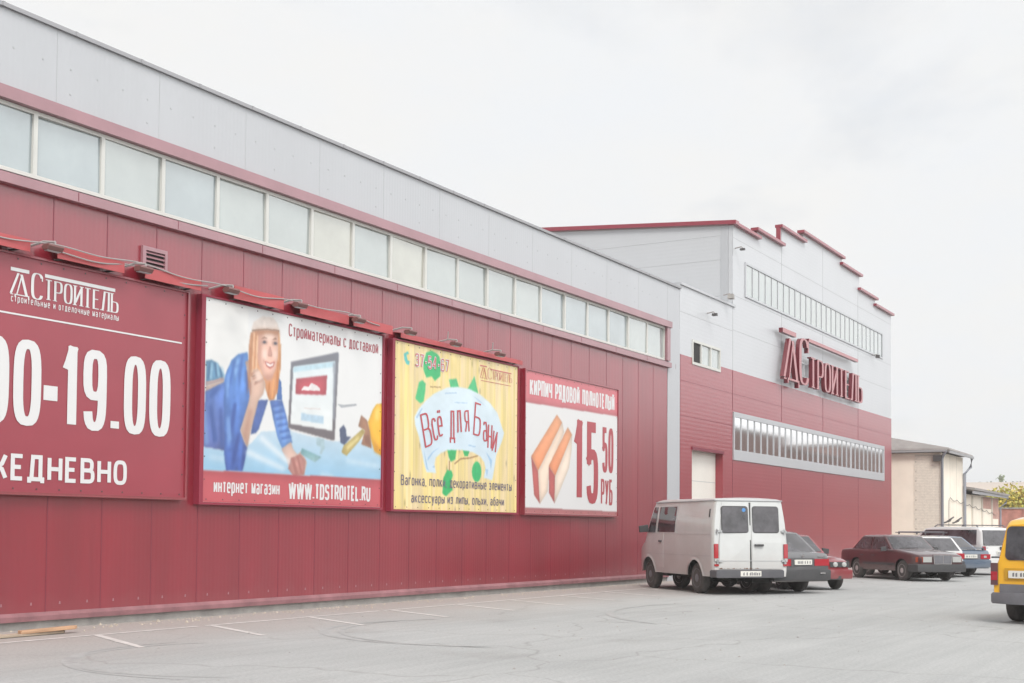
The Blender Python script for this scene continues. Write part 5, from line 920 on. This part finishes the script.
b.rear(v, 'door_gap', m_seam, [(-.012, .58), (.012, .58), (.012, 2.12), (-.012, 2.12)], .016)
b.rear(v, 'trim_line', m_greyj, [(-.80, .775), (.80, .775), (.80, .79), (-.80, .79)], .017)
q = MB(); q.box(-.06, -.02, -.30, -.08, 1.12, 1.165); q.box(-.075, -.05, -.26, -.18, 1.125, 1.16); q.build('door_handle', m_black, v)
q = MB(); q.lathe_y((0, 0, 0), [(.045, 0), (.045, .004)], 14); o = q.build('round_sticker', mat('blue_sticker', (.08, .25, .55), .4), v); o.location = (b.xl(0, 1.95)-.025, .16, 1.95); o.rotation_euler = (0, 0, rad(90))
hull(v, 'bumper', m_bump, [(-.13, -.78), (-.16, -.5), (-.16, .5), (-.14, .93), (.12, .975), (.12, .93), (-.03, .88), (-.03, -.78)], 0, 0, .40, .58)
q = MB()
rn = random.Random(5)
for k in range(26):
    y = rn.uniform(-.2, .78); q.poly([(-.0155, y, .60), (-.0155, y+rn.uniform(.01, .05), .60), (-.0155, y+.02, .60+rn.uniform(.01, .035))])
q.build('rust_patch', mat('rust', (.20, .10, .06), .9), v, fix=False)
q = MB(); q.prism([(-.168, y, z) for y, z in rrect(-.18, .34, .435, .555, .01)], (.02, 0, 0)); pl = q.build('number_plate', m_plate, v)
q = MB(); rn = random.Random(9); k = -.15
while k < .29: q.poly([(-.17, k, .455), (-.17, k+.03, .455), (-.17, k+.03, .53*rn.uniform(.94, 1)), (-.17, k, .53)]); k += rn.choice((.045, .05, .08))
q.build('plate_mark', m_greypl, pl, fix=False)
q = MB(); q.tube([(.9, -.75, .335), (.9, .75, .335)], .05, 8); q.lathe_y((.9, -.1, .335), [(.05, 0), (.14, .06), (.15, .12), (.05, .2)], 12); q.tube([(.1, .45, .30), (1.6, .45, .32)], .035, 8); q.box(.15, .5, -.55, -.1, .28, .45); q.box(.2, 3.5, .5, .56, .34, .42); q.box(.2, 3.5, -.56, -.5, .34, .42); q.build('rear_axle', m_under, v)
# ---- saloons
def saloon(name, pos, head, label, paint, L, W, H, deck, hood, style, r=.31, trim=m_black, cab=None, arch=None, rimm=m_rim):
    t = thing(name, pos, label, 'car', 'vehicles parked along the store', heading=head)
    xa = arch or (1.02, L-.86)
    belt = [(0, deck-.10), (.06, deck-.02), (.2, deck), (1.0, deck+.015), (1.5, deck+.01), (L-1.35, hood+.03), (L-.5, hood-.06), (L-.12, hood-.13), (L, hood-.20)]
    b = Body(L, W, belt, [(0, .94), (.3, .965), (.55, 1), (.75, .995), (1.0, .95)], .29, [(xa[0], r+.05, r), (xa[1], r+.05, r)], rf=.9, rr=.5, af=.16, ar=.09, sh=.07, crown=.025)
    b.shell(t, paint); wheels(t, b, r, .19, rimm)
    c = cab or (L-1.45, L-2.15, 1.22, .55)
    cabin(t, paint, c[0], c[1], c[2], c[3], deck-.02, H, W/2*.94, W/2*.78)
    for sg_ in (1, -1):
        for a, bb in ((c[0]-.25, (c[0]+c[3])/2+.02), ((c[0]+c[3])/2-.02, xa[0]+.18)):
            dr = b.panel(t, 'door', paint, [(a, .34), (bb, .34), (bb, deck-.09), (a, deck-.09)], sg_, .005)
            q = MB(); yy = b.side(bb+.2, deck-.16)+.012; q.box(bb+.08, bb+.24, min(sg_*yy, sg_*(yy+.025)), max(sg_*yy, sg_*(yy+.025)), deck-.19, deck-.16); q.build('door_handle', m_black, dr)
        b.panel(t, 'side_strip', trim, [(xa[1]-r-.08, .46), (xa[0]+r+.08, .46), (xa[0]+r+.08, .53), (xa[1]-r-.08, .53)], sg_, .012)
        mirror(t, b, c[0]-.22, deck+.02, sg_, m_black)
    bumper(t, b, trim, .32, .57, True, .09, .55); bumper(t, b, trim, .29, .52, False, .08, .5)
    return t, b
def quad(y0, y1, z0, z1): return [(y0, z0), (y1, z0), (y1, z1), (y0, z1)]
m_grph = paintm('graphite_paint', (.085, .085, .09))
t, b = saloon('saloon_car', (29.62, 9.47, 0), 59, 'graphite saloon nosed to the wall between the white van and the red car', m_grph, 4.6, 1.74, 1.46, .97, .93, 'r', cab=(3.15, 2.45, 1.02, .40))
for sg_ in (1, -1):
    b.rear(t, 'tail_light', m_tail, quad(*sorted((sg_*.36, sg_*.80)), .66, .82), .012)
b.rear(t, 'tail_panel', m_grph, quad(-.35, .35, .64, .84), .008); plate(t, b, 0, .745); b.rear(t, 'exhaust_trim', m_chrome, quad(-.62, -.46, .47, .505), .10)
b.rear(t, 'round_badge', m_chrome, rrect(-.035, .035, .86, .93, .034), .016); b.rear(t, 'model_badge', m_chrome, quad(-.68, -.46, .85, .88), .012)
m_redc = paintm('red_paint', (.21, .013, .022), amt=.4); m_redd = mat('dark_red_bumper', (.14, .02, .028), .5)
t, b = saloon('saloon_car', (35.1, 12.75, 0), 223, 'dark red saloon facing outwards with twin round headlights', m_redc, 4.5, 1.68, 1.38, .93, .86, 'f', trim=m_redc, arch=(1.0, 3.78))
for sg_ in (1, -1):
    hl = b.front(t, 'headlight', m_black, quad(*sorted((sg_*.22, sg_*.74)), .58, .71), .02)
    for yy in (.36, .60): q = MB(); q.lathe_y((0, 0, 0), [(.068, 0), (.06, .02), (.03, .03)], 16); o = q.build('lamp', m_clear, hl, smooth=40); o.location = (b.L+.015, sg_*yy, .645); o.rotation_euler = (0, 0, rad(-90))
    b.front(t, 'grille', m_black, rrect(*sorted((sg_*.02, sg_*.15)), .57, .72, .03), .04); b.front(t, 'air_intake', m_black, quad(*sorted((sg_*.05, sg_*.5)), .27, .36), .07)
plate(t, b, 0, .43, False)
m_dkred = paintm('dark_maroon_paint', (.058, .018, .021), amt=.4)
t, b = saloon('saloon_car', (42.76, 11.67, 0), 227, 'dark maroon saloon facing outwards with an upright chrome grille', m_dkred, 4.4, 1.66, 1.37, .92, .92, 'f', cab=(2.98, 2.36, 1.22, .68))
b.front(t, 'grille_frame', m_chrome, [(-.30, .52), (.30, .52), (.33, .80), (-.33, .80)], .05); b.front(t, 'grille', m_greypl, [(-.27, .54), (.27, .54), (.30, .775), (-.30, .775)], .056)
q = MB(); q.box(b.L+.05, b.L+.062, -.012, .012, .54, .78); q.build('grille_bar', m_chrome, t)
for sg_ in (1, -1):
    b.front(t, 'headlight', m_clear, quad(*sorted((sg_*.36, sg_*.66)), .58, .74), .02)
    q = MB(); q.prism([(b.L+.02, sg_*.665, .58), (b.L-.16, sg_*.80, .58), (b.L-.16, sg_*.80, .73), (b.L+.02, sg_*.665, .73)], (-.04, -.02*sg_, 0)); q.build('indicator_lens', m_amber, t)
plate(t, b, 0, .42, False)
q = MB(); q.tube([(3.0, -.5, .98), (3.05, .1, 1.0)], .01, 5); q.build('wiper', m_black, t)
m_wht = paintm('white_paint', (.62, .62, .615), amt=.35)
def hatch(name, pos, head, label, paint, L, W, H, belt_z, c, r=.30, trim=m_black):
    t = thing(name, pos, label, 'car', 'vehicles parked along the store', heading=head)
    xa = (.72, L-.80)
    b = Body(L, W, [(0, belt_z-.06), (.08, belt_z), (1.4, belt_z+.01), (L-1.2, belt_z), (L-.3, belt_z-.14), (L, belt_z-.26)], [(0, .94), (.3, .965), (.55, 1), (.8, .985), (1.0, .95)], .25, [(xa[0], r+.05, r), (xa[1], r+.05, r)], rf=.8, rr=.4, af=.15, ar=.08, sh=.05)
    b.shell(t, paint); wheels(t, b, r, .18)
    cabin(t, paint, *c, belt_z-.02, H, W/2*.94, W/2*.76, bowr=.05, split=[.03, .3, .64, .97])
    for sg_ in (1, -1):
        dr = b.panel(t, 'door', paint, [(L-1.35, .34), (1.35, .34), (1.35, belt_z-.08), (L-1.35, belt_z-.08)], sg_, .005); mirror(t, b, L-1.5, belt_z+.03, sg_, m_black)
    bumper(t, b, trim, .30, .55, True, .08, .5); bumper(t, b, trim, .26, .52, False, .08, .5)
    return t, b
t, b = hatch('hatchback_car', (42.75, 9.05, 0), 47, 'white hatchback with a large rear window behind the maroon saloon', m_wht, 4.0, 1.62, 1.33, .87, (2.75, 2.05, .45, .04))
for sg_ in (1, -1): b.rear(t, 'tail_light', m_tail, quad(*sorted((sg_*.50, sg_*.79)), .62, .80), .014)
b.rear(t, 'tail_panel', m_greypl, quad(-.49, .49, .62, .78), .010); plate(t, b, 0, .70)
q = MB()
for y in (.5, -.5): q.box(.5, 1.9, y-.015, y+.015, 1.45, 1.475)
for x in (.7, 1.7): q.box(x-.02, x+.02, -.52, .52, 1.475, 1.50); q.box(x-.02, x+.02, .48, .52, 1.40, 1.475); q.box(x-.02, x+.02, -.52, -.48, 1.40, 1.475)
q.build('roof_rack', m_greypl, t)
m_blue = paintm('slate_blue_paint', (.085, .12, .17), amt=.5)
t, b = saloon('saloon_car', (44.35, 8.52, 0), 52, 'slate blue saloon between the white hatchback and the white minivan', m_blue, 4.4, 1.72, 1.34, .90, .87, 'r', trim=m_blue)
for sg_ in (1, -1):
    tl = b.rear(t, 'tail_light', m_tail, quad(*sorted((sg_*.42, sg_*.82)), .60, .76), .014); b.rear(t, 'reversing_light', m_clear, quad(*sorted((sg_*.55, sg_*.66)), .64, .71), .018, ref=tl)
plate(t, b, 0, .69); b.rear(t, 'tail_trim', m_greypl, quad(-.41, .41, .60, .77), .010)
q = MB(); q.box(-.02, .12, -.72, .72, .955, .975); q.box(.03, .1, .55, .6, .90, .955); q.box(.03, .1, -.6, -.55, .90, .955); q.build('spoiler', m_blue, t)
# ---- boxy wagons
def wagon(name, pos, head, label, cat, paint, L, W, ztop, p, r, zb=.28, lean=None, trim=m_greypl):
    t = thing(name, pos, label, cat, 'vehicles parked along the store', heading=head)
    b = Body(L, W, ztop, p, zb, [(.78, r+.06, r), (L-.82, r+.06, r)], rf=.8, rr=.25, af=.16, ar=.06, lean=lean, sh=.10, crown=.025, blend=.8)
    b.shell(t, paint); wheels(t, b, r, .2); return t, b
t, b = wagon('minivan', (47.2, 8.0, 0), 54, 'white minivan with roof rails and a long dark side window', 'minivan', m_wht, 4.75, 1.80, [(0, 1.52), (.15, 1.62), (.6, 1.66), (2.6, 1.67), (3.0, 1.62), (3.85, 1.02), (4.6, .86), (4.75, .7)], [(0, .95), (.35, .98), (.6, 1), (1.05, .985), (1.65, .80)], .33, lean=[(0, 0), (.95, .0), (1.66, .26)])
for sg_ in (1, -1):
    b.panel(t, 'side_window', m_cglass, [(3.50, 1.06), (.28, 1.06), (.28, 1.57), (2.96, 1.57)], sg_, .010)
    dr = b.panel(t, 'door', m_wht, [(3.4, .4), (1.7, .4), (1.7, 1.03), (3.4, 1.03)], sg_, .006)
    q = MB(); q.tube([(.5, sg_*.62, 1.67), (.6, sg_*.62, 1.73), (2.5, sg_*.62, 1.745), (2.65, sg_*.62, 1.68)], .02, 6); q.build('roof_rail', m_greypl, t)
    b.rear(t, 'tail_light', m_tail, quad(*sorted((sg_*.74, sg_*.87)), .66, 1.0), .014); mirror(t, b, 3.45, 1.1, sg_, m_black)
b.rear(t, 'rear_window', m_cglass, [(-.80, 1.05), (.80, 1.05), (.69, 1.56), (-.69, 1.56)], .014); plate(t, b, 0, .78)
b.rear(t, 'spare_badge', m_black, rrect(-.1, .1, .88, .99, .03), .016); bumper(t, b, m_wht, .34, .6, True, .09, .5)
q = MB(); q.box(-.06, .02, -.5, .5, .60, .66); q.build('bumper_step', m_black, t)
m_yel = paintm('yellow_paint', (.76, .41, .018), amt=.25)
t, b = wagon('panel_van', (22.05, 3.14, 0), -13, 'yellow van with grey bumper at the right edge of the car park', 'van', m_yel, 4.0, 1.66, [(0, 1.60), (.1, 1.68), (.5, 1.73), (2.5, 1.75), (2.85, 1.66), (3.35, 1.08), (3.9, .84), (4.0, .7)], [(0, .96), (.35, .985), (.55, 1.0), (.80, .985), (1.0, .90), (1.75, .74)], .29, zb=.33, lean=[(0, 0), (.95, .0), (1.7, .14)])
b.rear(t, 'rear_window', m_cglass, rrect(-.56, .60, 1.03, 1.58, .08), .014)
for sg_ in (1, -1):
    tl = b.rear(t, 'tail_light', m_tailc, quad(*sorted((sg_*.71, sg_*.825)), .62, .98), .03)
    b.rear(t, 'brake_lens', m_tail, quad(*sorted((sg_*.715, sg_*.82)), .70, .84), .036, ref=tl)
    b.panel(t, 'door', m_yel, [(3.3, .4), (2.1, .4), (2.1, 1.5), (2.9, 1.5)], sg_, .006); mirror(t, b, 3.2, 1.1, sg_, m_black)
    b.panel(t, 'side_guard', m_greypl, [(L_ if False else 3.0, .40), (1.2, .40), (1.2, .56), (3.0, .56)], sg_, .012)
b.rear(t, 'lower_panel', m_greypl, quad(-.68, .68, .46, .64), .02); plate(t, b, .27, .80)
b.rear(t, 'plate_recess', mat('yellow_recess', (.5, .27, .012), .5), quad(-.1, .60, .71, .90), .013)
bumper(t, b, m_greypl, .32, .50, True, .16, .42)
q = MB(); q.tube([(b.xl(0, 1.0)-.03, .15, .98), (b.xl(0, 1.1)-.035, .30, 1.06), (b.xl(0, 1.2)-.03, -.2, 1.12)], .014, 6); q.build('wiper', m_black, t)
b.rear(t, 'brake_light', m_tail, quad(-.12, .12, 1.62, 1.65), .02)
# ------------------------------------------------------------ cream building beyond the store
m_quoin = mat('cream_brick', (.76, .70, .61), .85, var=.1, vscale=6, bump=.2, bscale=6)
m_mortar = mat('brick_mortar', (.58, .53, .46), .9)
m_soff = mat('grey_fascia', (.30, .30, .31), .7)
cb_ = thing('cream_building', (67, 18, 0), 'old cream rendered building with a slate grey roof beyond the burgundy block', 'building')
bx0, bx1, by0, by1 = 66.0, 71.4, 14.08, 26.0
g = MB(); g.box(bx0, bx1, by0, by1, 0, 5.45)
for x in (68.2, 69.8): g.box(x-.03, x+.03, by0-.004, by0, 0, 5.4, 1)
g.build('wall', [m_beige, m_mortar], cb_)
g = MB(); rn = random.Random(2)
for k in range(66):
    z = .08*k; o_ = .0 if k % 2 else .13
    for j in range(5):
        y = by0+.004+j*.26+o_*(1 if j else 0); y1_ = by0+.004+(j+1)*.26+o_-.012
        if y1_ > by0+1.3: y1_ = by0+1.3-.06*(k % 3)
        if y1_-y > .04: g.box(bx0-.022, bx0-.002, y, y1_, z, z+.068)
g.build('brick_quoin', m_quoin, cb_)
g = MB(); g.box(bx0-.008, bx0-.001, by0, by0+1.25, 0, 5.35); g.build('quoin_mortar', m_mortar, cb_)
g = MB(); g.prism([(bx0-.35, by0-.5, 5.55), (bx0-.35, by0-.5, 5.62), (bx0-.35, by1, 5.72+.0), (bx0-.35, by1, 5.65)], (bx1-bx0+.6, 0, 0), 0)
g.v = []; g.f = []; g.m = []; g.c = []
i = [g.vert(p) for p in ((bx0-.35, by0-.5, 5.56), (bx1+.3, by0-.5, 5.50), (bx1+.3, by1, 5.60), (bx0-.35, by1, 5.66), (bx0-.3, by0-.45, 5.66), (bx1+.2, by0-.45, 5.60), (bx1-1, 20, 6.9), (bx0+2.0, 20, 7.0), (bx0-.3, by1, 5.76), (bx1+.2, by1, 5.7))]
for f in ((0, 1, 2, 3), (0, 4, 5, 1), (4, 7, 6, 5), (4, 8, 7), (8, 9, 6, 7), (5, 6, 9), (0, 3, 8, 4), (1, 5, 9, 2), (3, 2, 9, 8)): g.face([i[k] for k in f])
g.build('roof', m_roofg, cb_)
g = MB(); g.box(bx0-.36, bx0-.30, by0-.4, by1, 5.46, 5.56); g.box(bx0-.3, bx1+.3, by0-.52, by0-.46, 5.40, 5.52); g.build('fascia', m_soff, cb_)
def downpipe(pts, r, par): q = MB(); q.tube(pts, r, 8); return q.build('downpipe', m_pipe, par, smooth=50)
downpipe([(bx0-.1, by0-.1, 0), (bx0-.1, by0-.1, 5.1), (bx0-.25, by0-.2, 5.3), (bx0-.3, by0-.35, 5.5)], .07, cb_)
downpipe([(bx1-.15, by0-.12, 0), (bx1-.15, by0-.12, 4.6), (bx1+.3, by0-.35, 4.95), (bx1+.35, by0-.4, 5.45)], .08, cb_)
q = MB(); q.prism([(bx0-.3, by0-.1, 5.0), (bx0-.3, by0+.3, 5.0), (bx0-.3, by0+.3, 5.3), (bx0-.3, by0-.1, 5.3)], (.28, 0, 0)); q.build('wall_lamp', m_dark, cb_)
P = [(68.0+k*.16, by0-.06, 3.25-.12*abs(math.sin(k*.31))-.008*k) for k in range(80)]; q = MB(); q.tube([(67.6, by0-.05, .5), (67.7, by0-.05, 3.1)]+P, .014, 5); tag(q.build('wall_cable', m_dark, ref=(70, by0, 3)), 'dark cable strung in loops along the cream walls', 'cable')
for k, (x, lb) in enumerate(((66.6, 'bent dark pipe on the cream wall nearest the downpipe'), (68.6, 'larger bent dark pipe on the cream wall'))):
    q = MB(); q.tube([(x, by0-.03, 1.95), (x+.1, by0-.3, 2.05), (x+.3, by0-.32, 2.16), (x+.8, by0-.32, 2.24)], .04, 7); q.tube([(x+.6, by0-.03, 2.0), (x+.6, by0-.3, 2.2)], .04, 6); tag(q.build('vent_pipe', m_dark, ref=(x, by0, 2)), lb, 'pipe', 'pipes on the cream wall')
sh = thing('low_shed', (77, 17, 0), 'lower cream shed with a lean-to roof behind the cream building', 'shed')
g = MB(); sx0, sx1 = 71.75, 81.8
g.box(sx0, sx1, by0, 22, 0, 3.55); 
for x in (73.8, 76.6, 79.6): g.box(x-.12, x+.12, by0-.05, by0, 0, 3.5, 1)
g.box(79.9, 81.7, by0-.006, by0, 2.3, 3.5, 2); g.box(76.8, 79.4, by0-.006, by0, 2.85, 3.5, 2)
g.build('wall', [m_beige, m_mortar, mat('pink_brick', (.50, .30, .25), .9, var=.2, vscale=5)], sh)
g = MB(); i = [g.vert(p) for p in ((sx0, by0-.55, 3.75), (sx1+.6, by0-.55, 3.68), (sx1+.6, 22, 3.9), (sx0, 22, 4.9), (sx0, by0-.55, 3.87), (sx1+.6, by0-.55, 3.80), (sx1+.6, 22, 4.02), (sx0, 22, 5.0))]
for f in ((0, 1, 2, 3), (4, 5, 6, 7), (0, 1, 5, 4), (1, 2, 6, 5), (2, 3, 7, 6), (3, 0, 4, 7)): g.face([i[k] for k in f])
g.build('roof', m_roofg, sh); g = MB(); g.box(sx0, sx1+.5, by0-.5, by0-.42, 3.55, 3.7); g.build('fascia', m_soff, sh)
downpipe([(sx1+.1, by0-.1, 0), (sx1+.1, by0-.1, 3.0), (sx1+.5, by0-.35, 3.3), (sx1+.5, by0-.45, 3.6)], .06, sh)
fe = thing('brick_wall', (95, 14, 0), 'pink-red brick yard wall behind the minivan', 'wall')
g = MB(); g.box(95, 95.25, -2, 20, 0, 3.15); g.build('brickwork', mat('old_brick', (.44, .20, .16), .9, var=.3, vscale=1.6, bump=.3, bscale=6), fe); g = MB(); g.box(94.93, 95.32, -2, 20, 3.15, 3.24); g.build('wall_coping', m_plinth, fe)
g = MB()
for y in (-1.5, 2.5, 6.5, 10.5, 14.5, 18.5): g.box(94.9, 94.998, y-.25, y+.25, 0, 3.145)
g.build('wall_pier', mat('old_brick_pier', (.38, .17, .14), .9, var=.3, vscale=2), fe)
# ------------------------------------------------------------ autumn trees
m_bark = mat('grey_bark', (.13, .105, .085), .9, var=.3, vscale=4, stretch=(3, 3, .5))
def leafm(name, c):
    m = mat(name, c, .7, var=.3, vscale=.9); b = m.node_tree.nodes['Principled BSDF']; b.inputs['Subsurface Weight'].default_value = 0; return m
LEAF = [leafm('yellow_leaves', (.52, .42, .07)), leafm('lime_leaves', (.38, .40, .09)), leafm('ochre_leaves', (.50, .32, .10)), leafm('green_leaves', (.18, .24, .07))]
def tree(x, y, h, rad_, kinds, label, seed, trunk_h=.3, n=3600, group='autumn trees behind the brick wall', ls=.16):
    rn = random.Random(seed); t = thing('autumn_tree', (x, y, 0), label, 'tree', group)
    q = MB(); q.tube([(x, y, -.1), (x+.05, y, h*.3), (x-.05, y+.05, h*.6), (x, y, h*.85)], h*.028, 8, r2=h*.006); tips = []
    for k in range(11):
        a = k*2.4+rn.random(); z0 = h*rn.uniform(trunk_h*.8, .7); z1 = z0+h*rn.uniform(.1, .28); rr = rad_*rn.uniform(.5, .9)
        p = (x+math.cos(a)*rr, y+math.sin(a)*rr, z1); q.tube([(x, y, z0), (x+math.cos(a)*rr*.5, y+math.sin(a)*rr*.5, (z0+z1)/2+.1), p], h*.011, 5, r2=h*.003); tips.append(p)
    q.build('trunk', m_bark, t, smooth=60)
    cl = [(Vector(p), rad_*rn.uniform(.3, .52)) for p in tips]+[(Vector((x+rn.gauss(0, rad_*.35), y+rn.gauss(0, rad_*.35), h*rn.uniform(.55, .95))), rad_*rn.uniform(.28, .45)) for _ in range(9)]
    m = MB()
    for k in range(n):
        c, r = cl[rn.randrange(len(cl))]; d = Vector((rn.gauss(0, 1), rn.gauss(0, 1), rn.gauss(0, .8))).normalized()*r*rn.random()**.45; p = c+d
        if p.z < h*trunk_h*.5: continue
        u = Vector((rn.gauss(0, 1), rn.gauss(0, 1), rn.gauss(0, 1))).normalized(); v_ = u.cross(Vector((rn.gauss(0, 1), rn.gauss(0, 1), rn.gauss(0, 1)))).normalized(); s_ = ls*rn.uniform(.6, 1.3)
        m.poly([p-u*s_, p+v_*s_*.6, p+u*s_, p-v_*s_*.6], rn.choice((0, 0, 1)))
    m.build('crown', [LEAF[kinds[0]], LEAF[kinds[1]]], t, fix=False)
tree(112, 18.6, 4.9, 2.2, (0, 1), 'yellow-green leafy tree behind the brick wall next to the shed roof', 1)
tree(116, 16.9, 4.8, 2.4, (2, 0), 'ochre-leaved tree behind the brick wall', 2)
tree(113, 15.4, 5.0, 2.4, (0, 2), 'bright yellow rounded tree above the brick wall', 3)
tree(120, 13.9, 5.1, 2.6, (1, 0), 'lime-green tree at the right above the brick wall', 4)
tree(114, 11.8, 4.8, 2.5, (0, 1), 'yellow tree behind the brick wall, farthest to the right', 5)
tree(118, 20.5, 4.6, 2.2, (1, 3), 'low green tree behind the shed roof', 6)
# wooded ridge line far off
m = MB(); rn = random.Random(8)
for k in range(5200):
    y = rn.uniform(-240, 330); x = 405+rn.uniform(-4, 4); z = 15.1+abs(rn.gauss(0, .8))*(1+.4*math.sin(y*.21)+.3*math.sin(y*.07)); s_ = rn.uniform(.4, .9)
    u = Vector((rn.gauss(0, 1), rn.gauss(0, 1), rn.gauss(0, 1))).normalized(); v_ = u.cross(Vector((0, 0, 1))).normalized(); p = Vector((x, y, z)); m.poly([p-u*s_, p+v_*s_*.7, p+u*s_, p-v_*s_*.7])
structure(m.build('far_wood', leafm('distant_leaves', (.05, .07, .035)), fix=False), 'stuff')
t = thing('far_tree', (400, 68, 15), 'lone dark tree standing up on the far ridge', 'tree'); q = MB(); q.tube([(400, 68, 15), (400, 68, 18)], .25, 6, r2=.08); q.build('trunk', m_bark, t); m = MB()
for k in range(120):
    p = Vector((400+rn.gauss(0, .35), 68+rn.gauss(0, .35), 17.3+rn.gauss(0, .5))); u = Vector((rn.gauss(0, 1), rn.gauss(0, 1), rn.gauss(0, 1))).normalized(); v_ = u.cross(Vector((0, 0, 1))).normalized(); m.poly([p-u*.4, p+v_*.3, p+u*.4, p-v_*.3])
m.build('crown', LEAF[3], t, fix=False)
# the other side of the yard (outside the frame; the glossy wall and the windows mirror it)
ow = thing('opposite_warehouse', (90, -24, 0), 'long brick warehouse on the other side of the yard', 'building')
g = MB(); g.box(24, 121, -34, -20, 0, 6.2); g.build('wall', mat('brown_brick', (.20, .12, .10), .9, var=.25, vscale=1.5), ow)
g = MB(); g.prism([(23.5, -19.5, 6.2), (23.5, -27, 8.8), (23.5, -34.5, 6.2)], (98, 0, 0)); g.build('roof', m_roofg, ow)
for k in range(15):
    f = MB(); x = 28+k*6.2; f.box(x, x+2.4, -20, -19.93, 2.0, 4.2); f.build('window', m_pane2, ow)

ob_ = thing('opposite_block', (160, -26, 0), 'tall brown brick block beyond the long warehouse across the yard', 'building')
g = MB(); g.box(122, 150, -34.2, -19.8, 0, 12.4); g.box(150.01, 172, -34.2, -19.8, 0, 11.2); g.box(172.01, 215, -34.2, -19.8, 0, 13.0); g.build('wall', mat('dull_brick', (.30, .19, .17), .9, var=.25, vscale=.8), ob_)
g = MB()
for a_, b_, z_ in ((122, 150, 12.4), (150.01, 172, 11.2), (172.01, 215, 13.0)): g.box(a_-.2, b_+.2 if b_ > 200 else b_-.01, -34.4, -19.6, z_, z_+.3)
g.build('roof', m_roofg, ob_)
# ------------------------------------------------------------ haze
h = MB(); h.box(-960, 2260, -1560, 1860, -1.3, 21)
hm = bpy.data.materials.new('pale_haze'); hm.use_nodes = True; t_ = hm.node_tree; t_.nodes.clear(); o_ = t_.nodes.new('ShaderNodeOutputMaterial'); vp = t_.nodes.new('ShaderNodeVolumePrincipled')
vp.inputs['Color'].default_value = (.97, .96, .95, 1); vp.inputs['Density'].default_value = HAZE; t_.links.new(vp.outputs[0], o_.inputs['Volume'])
ho = h.build('haze', hm); ho['kind'] = 'stuff'
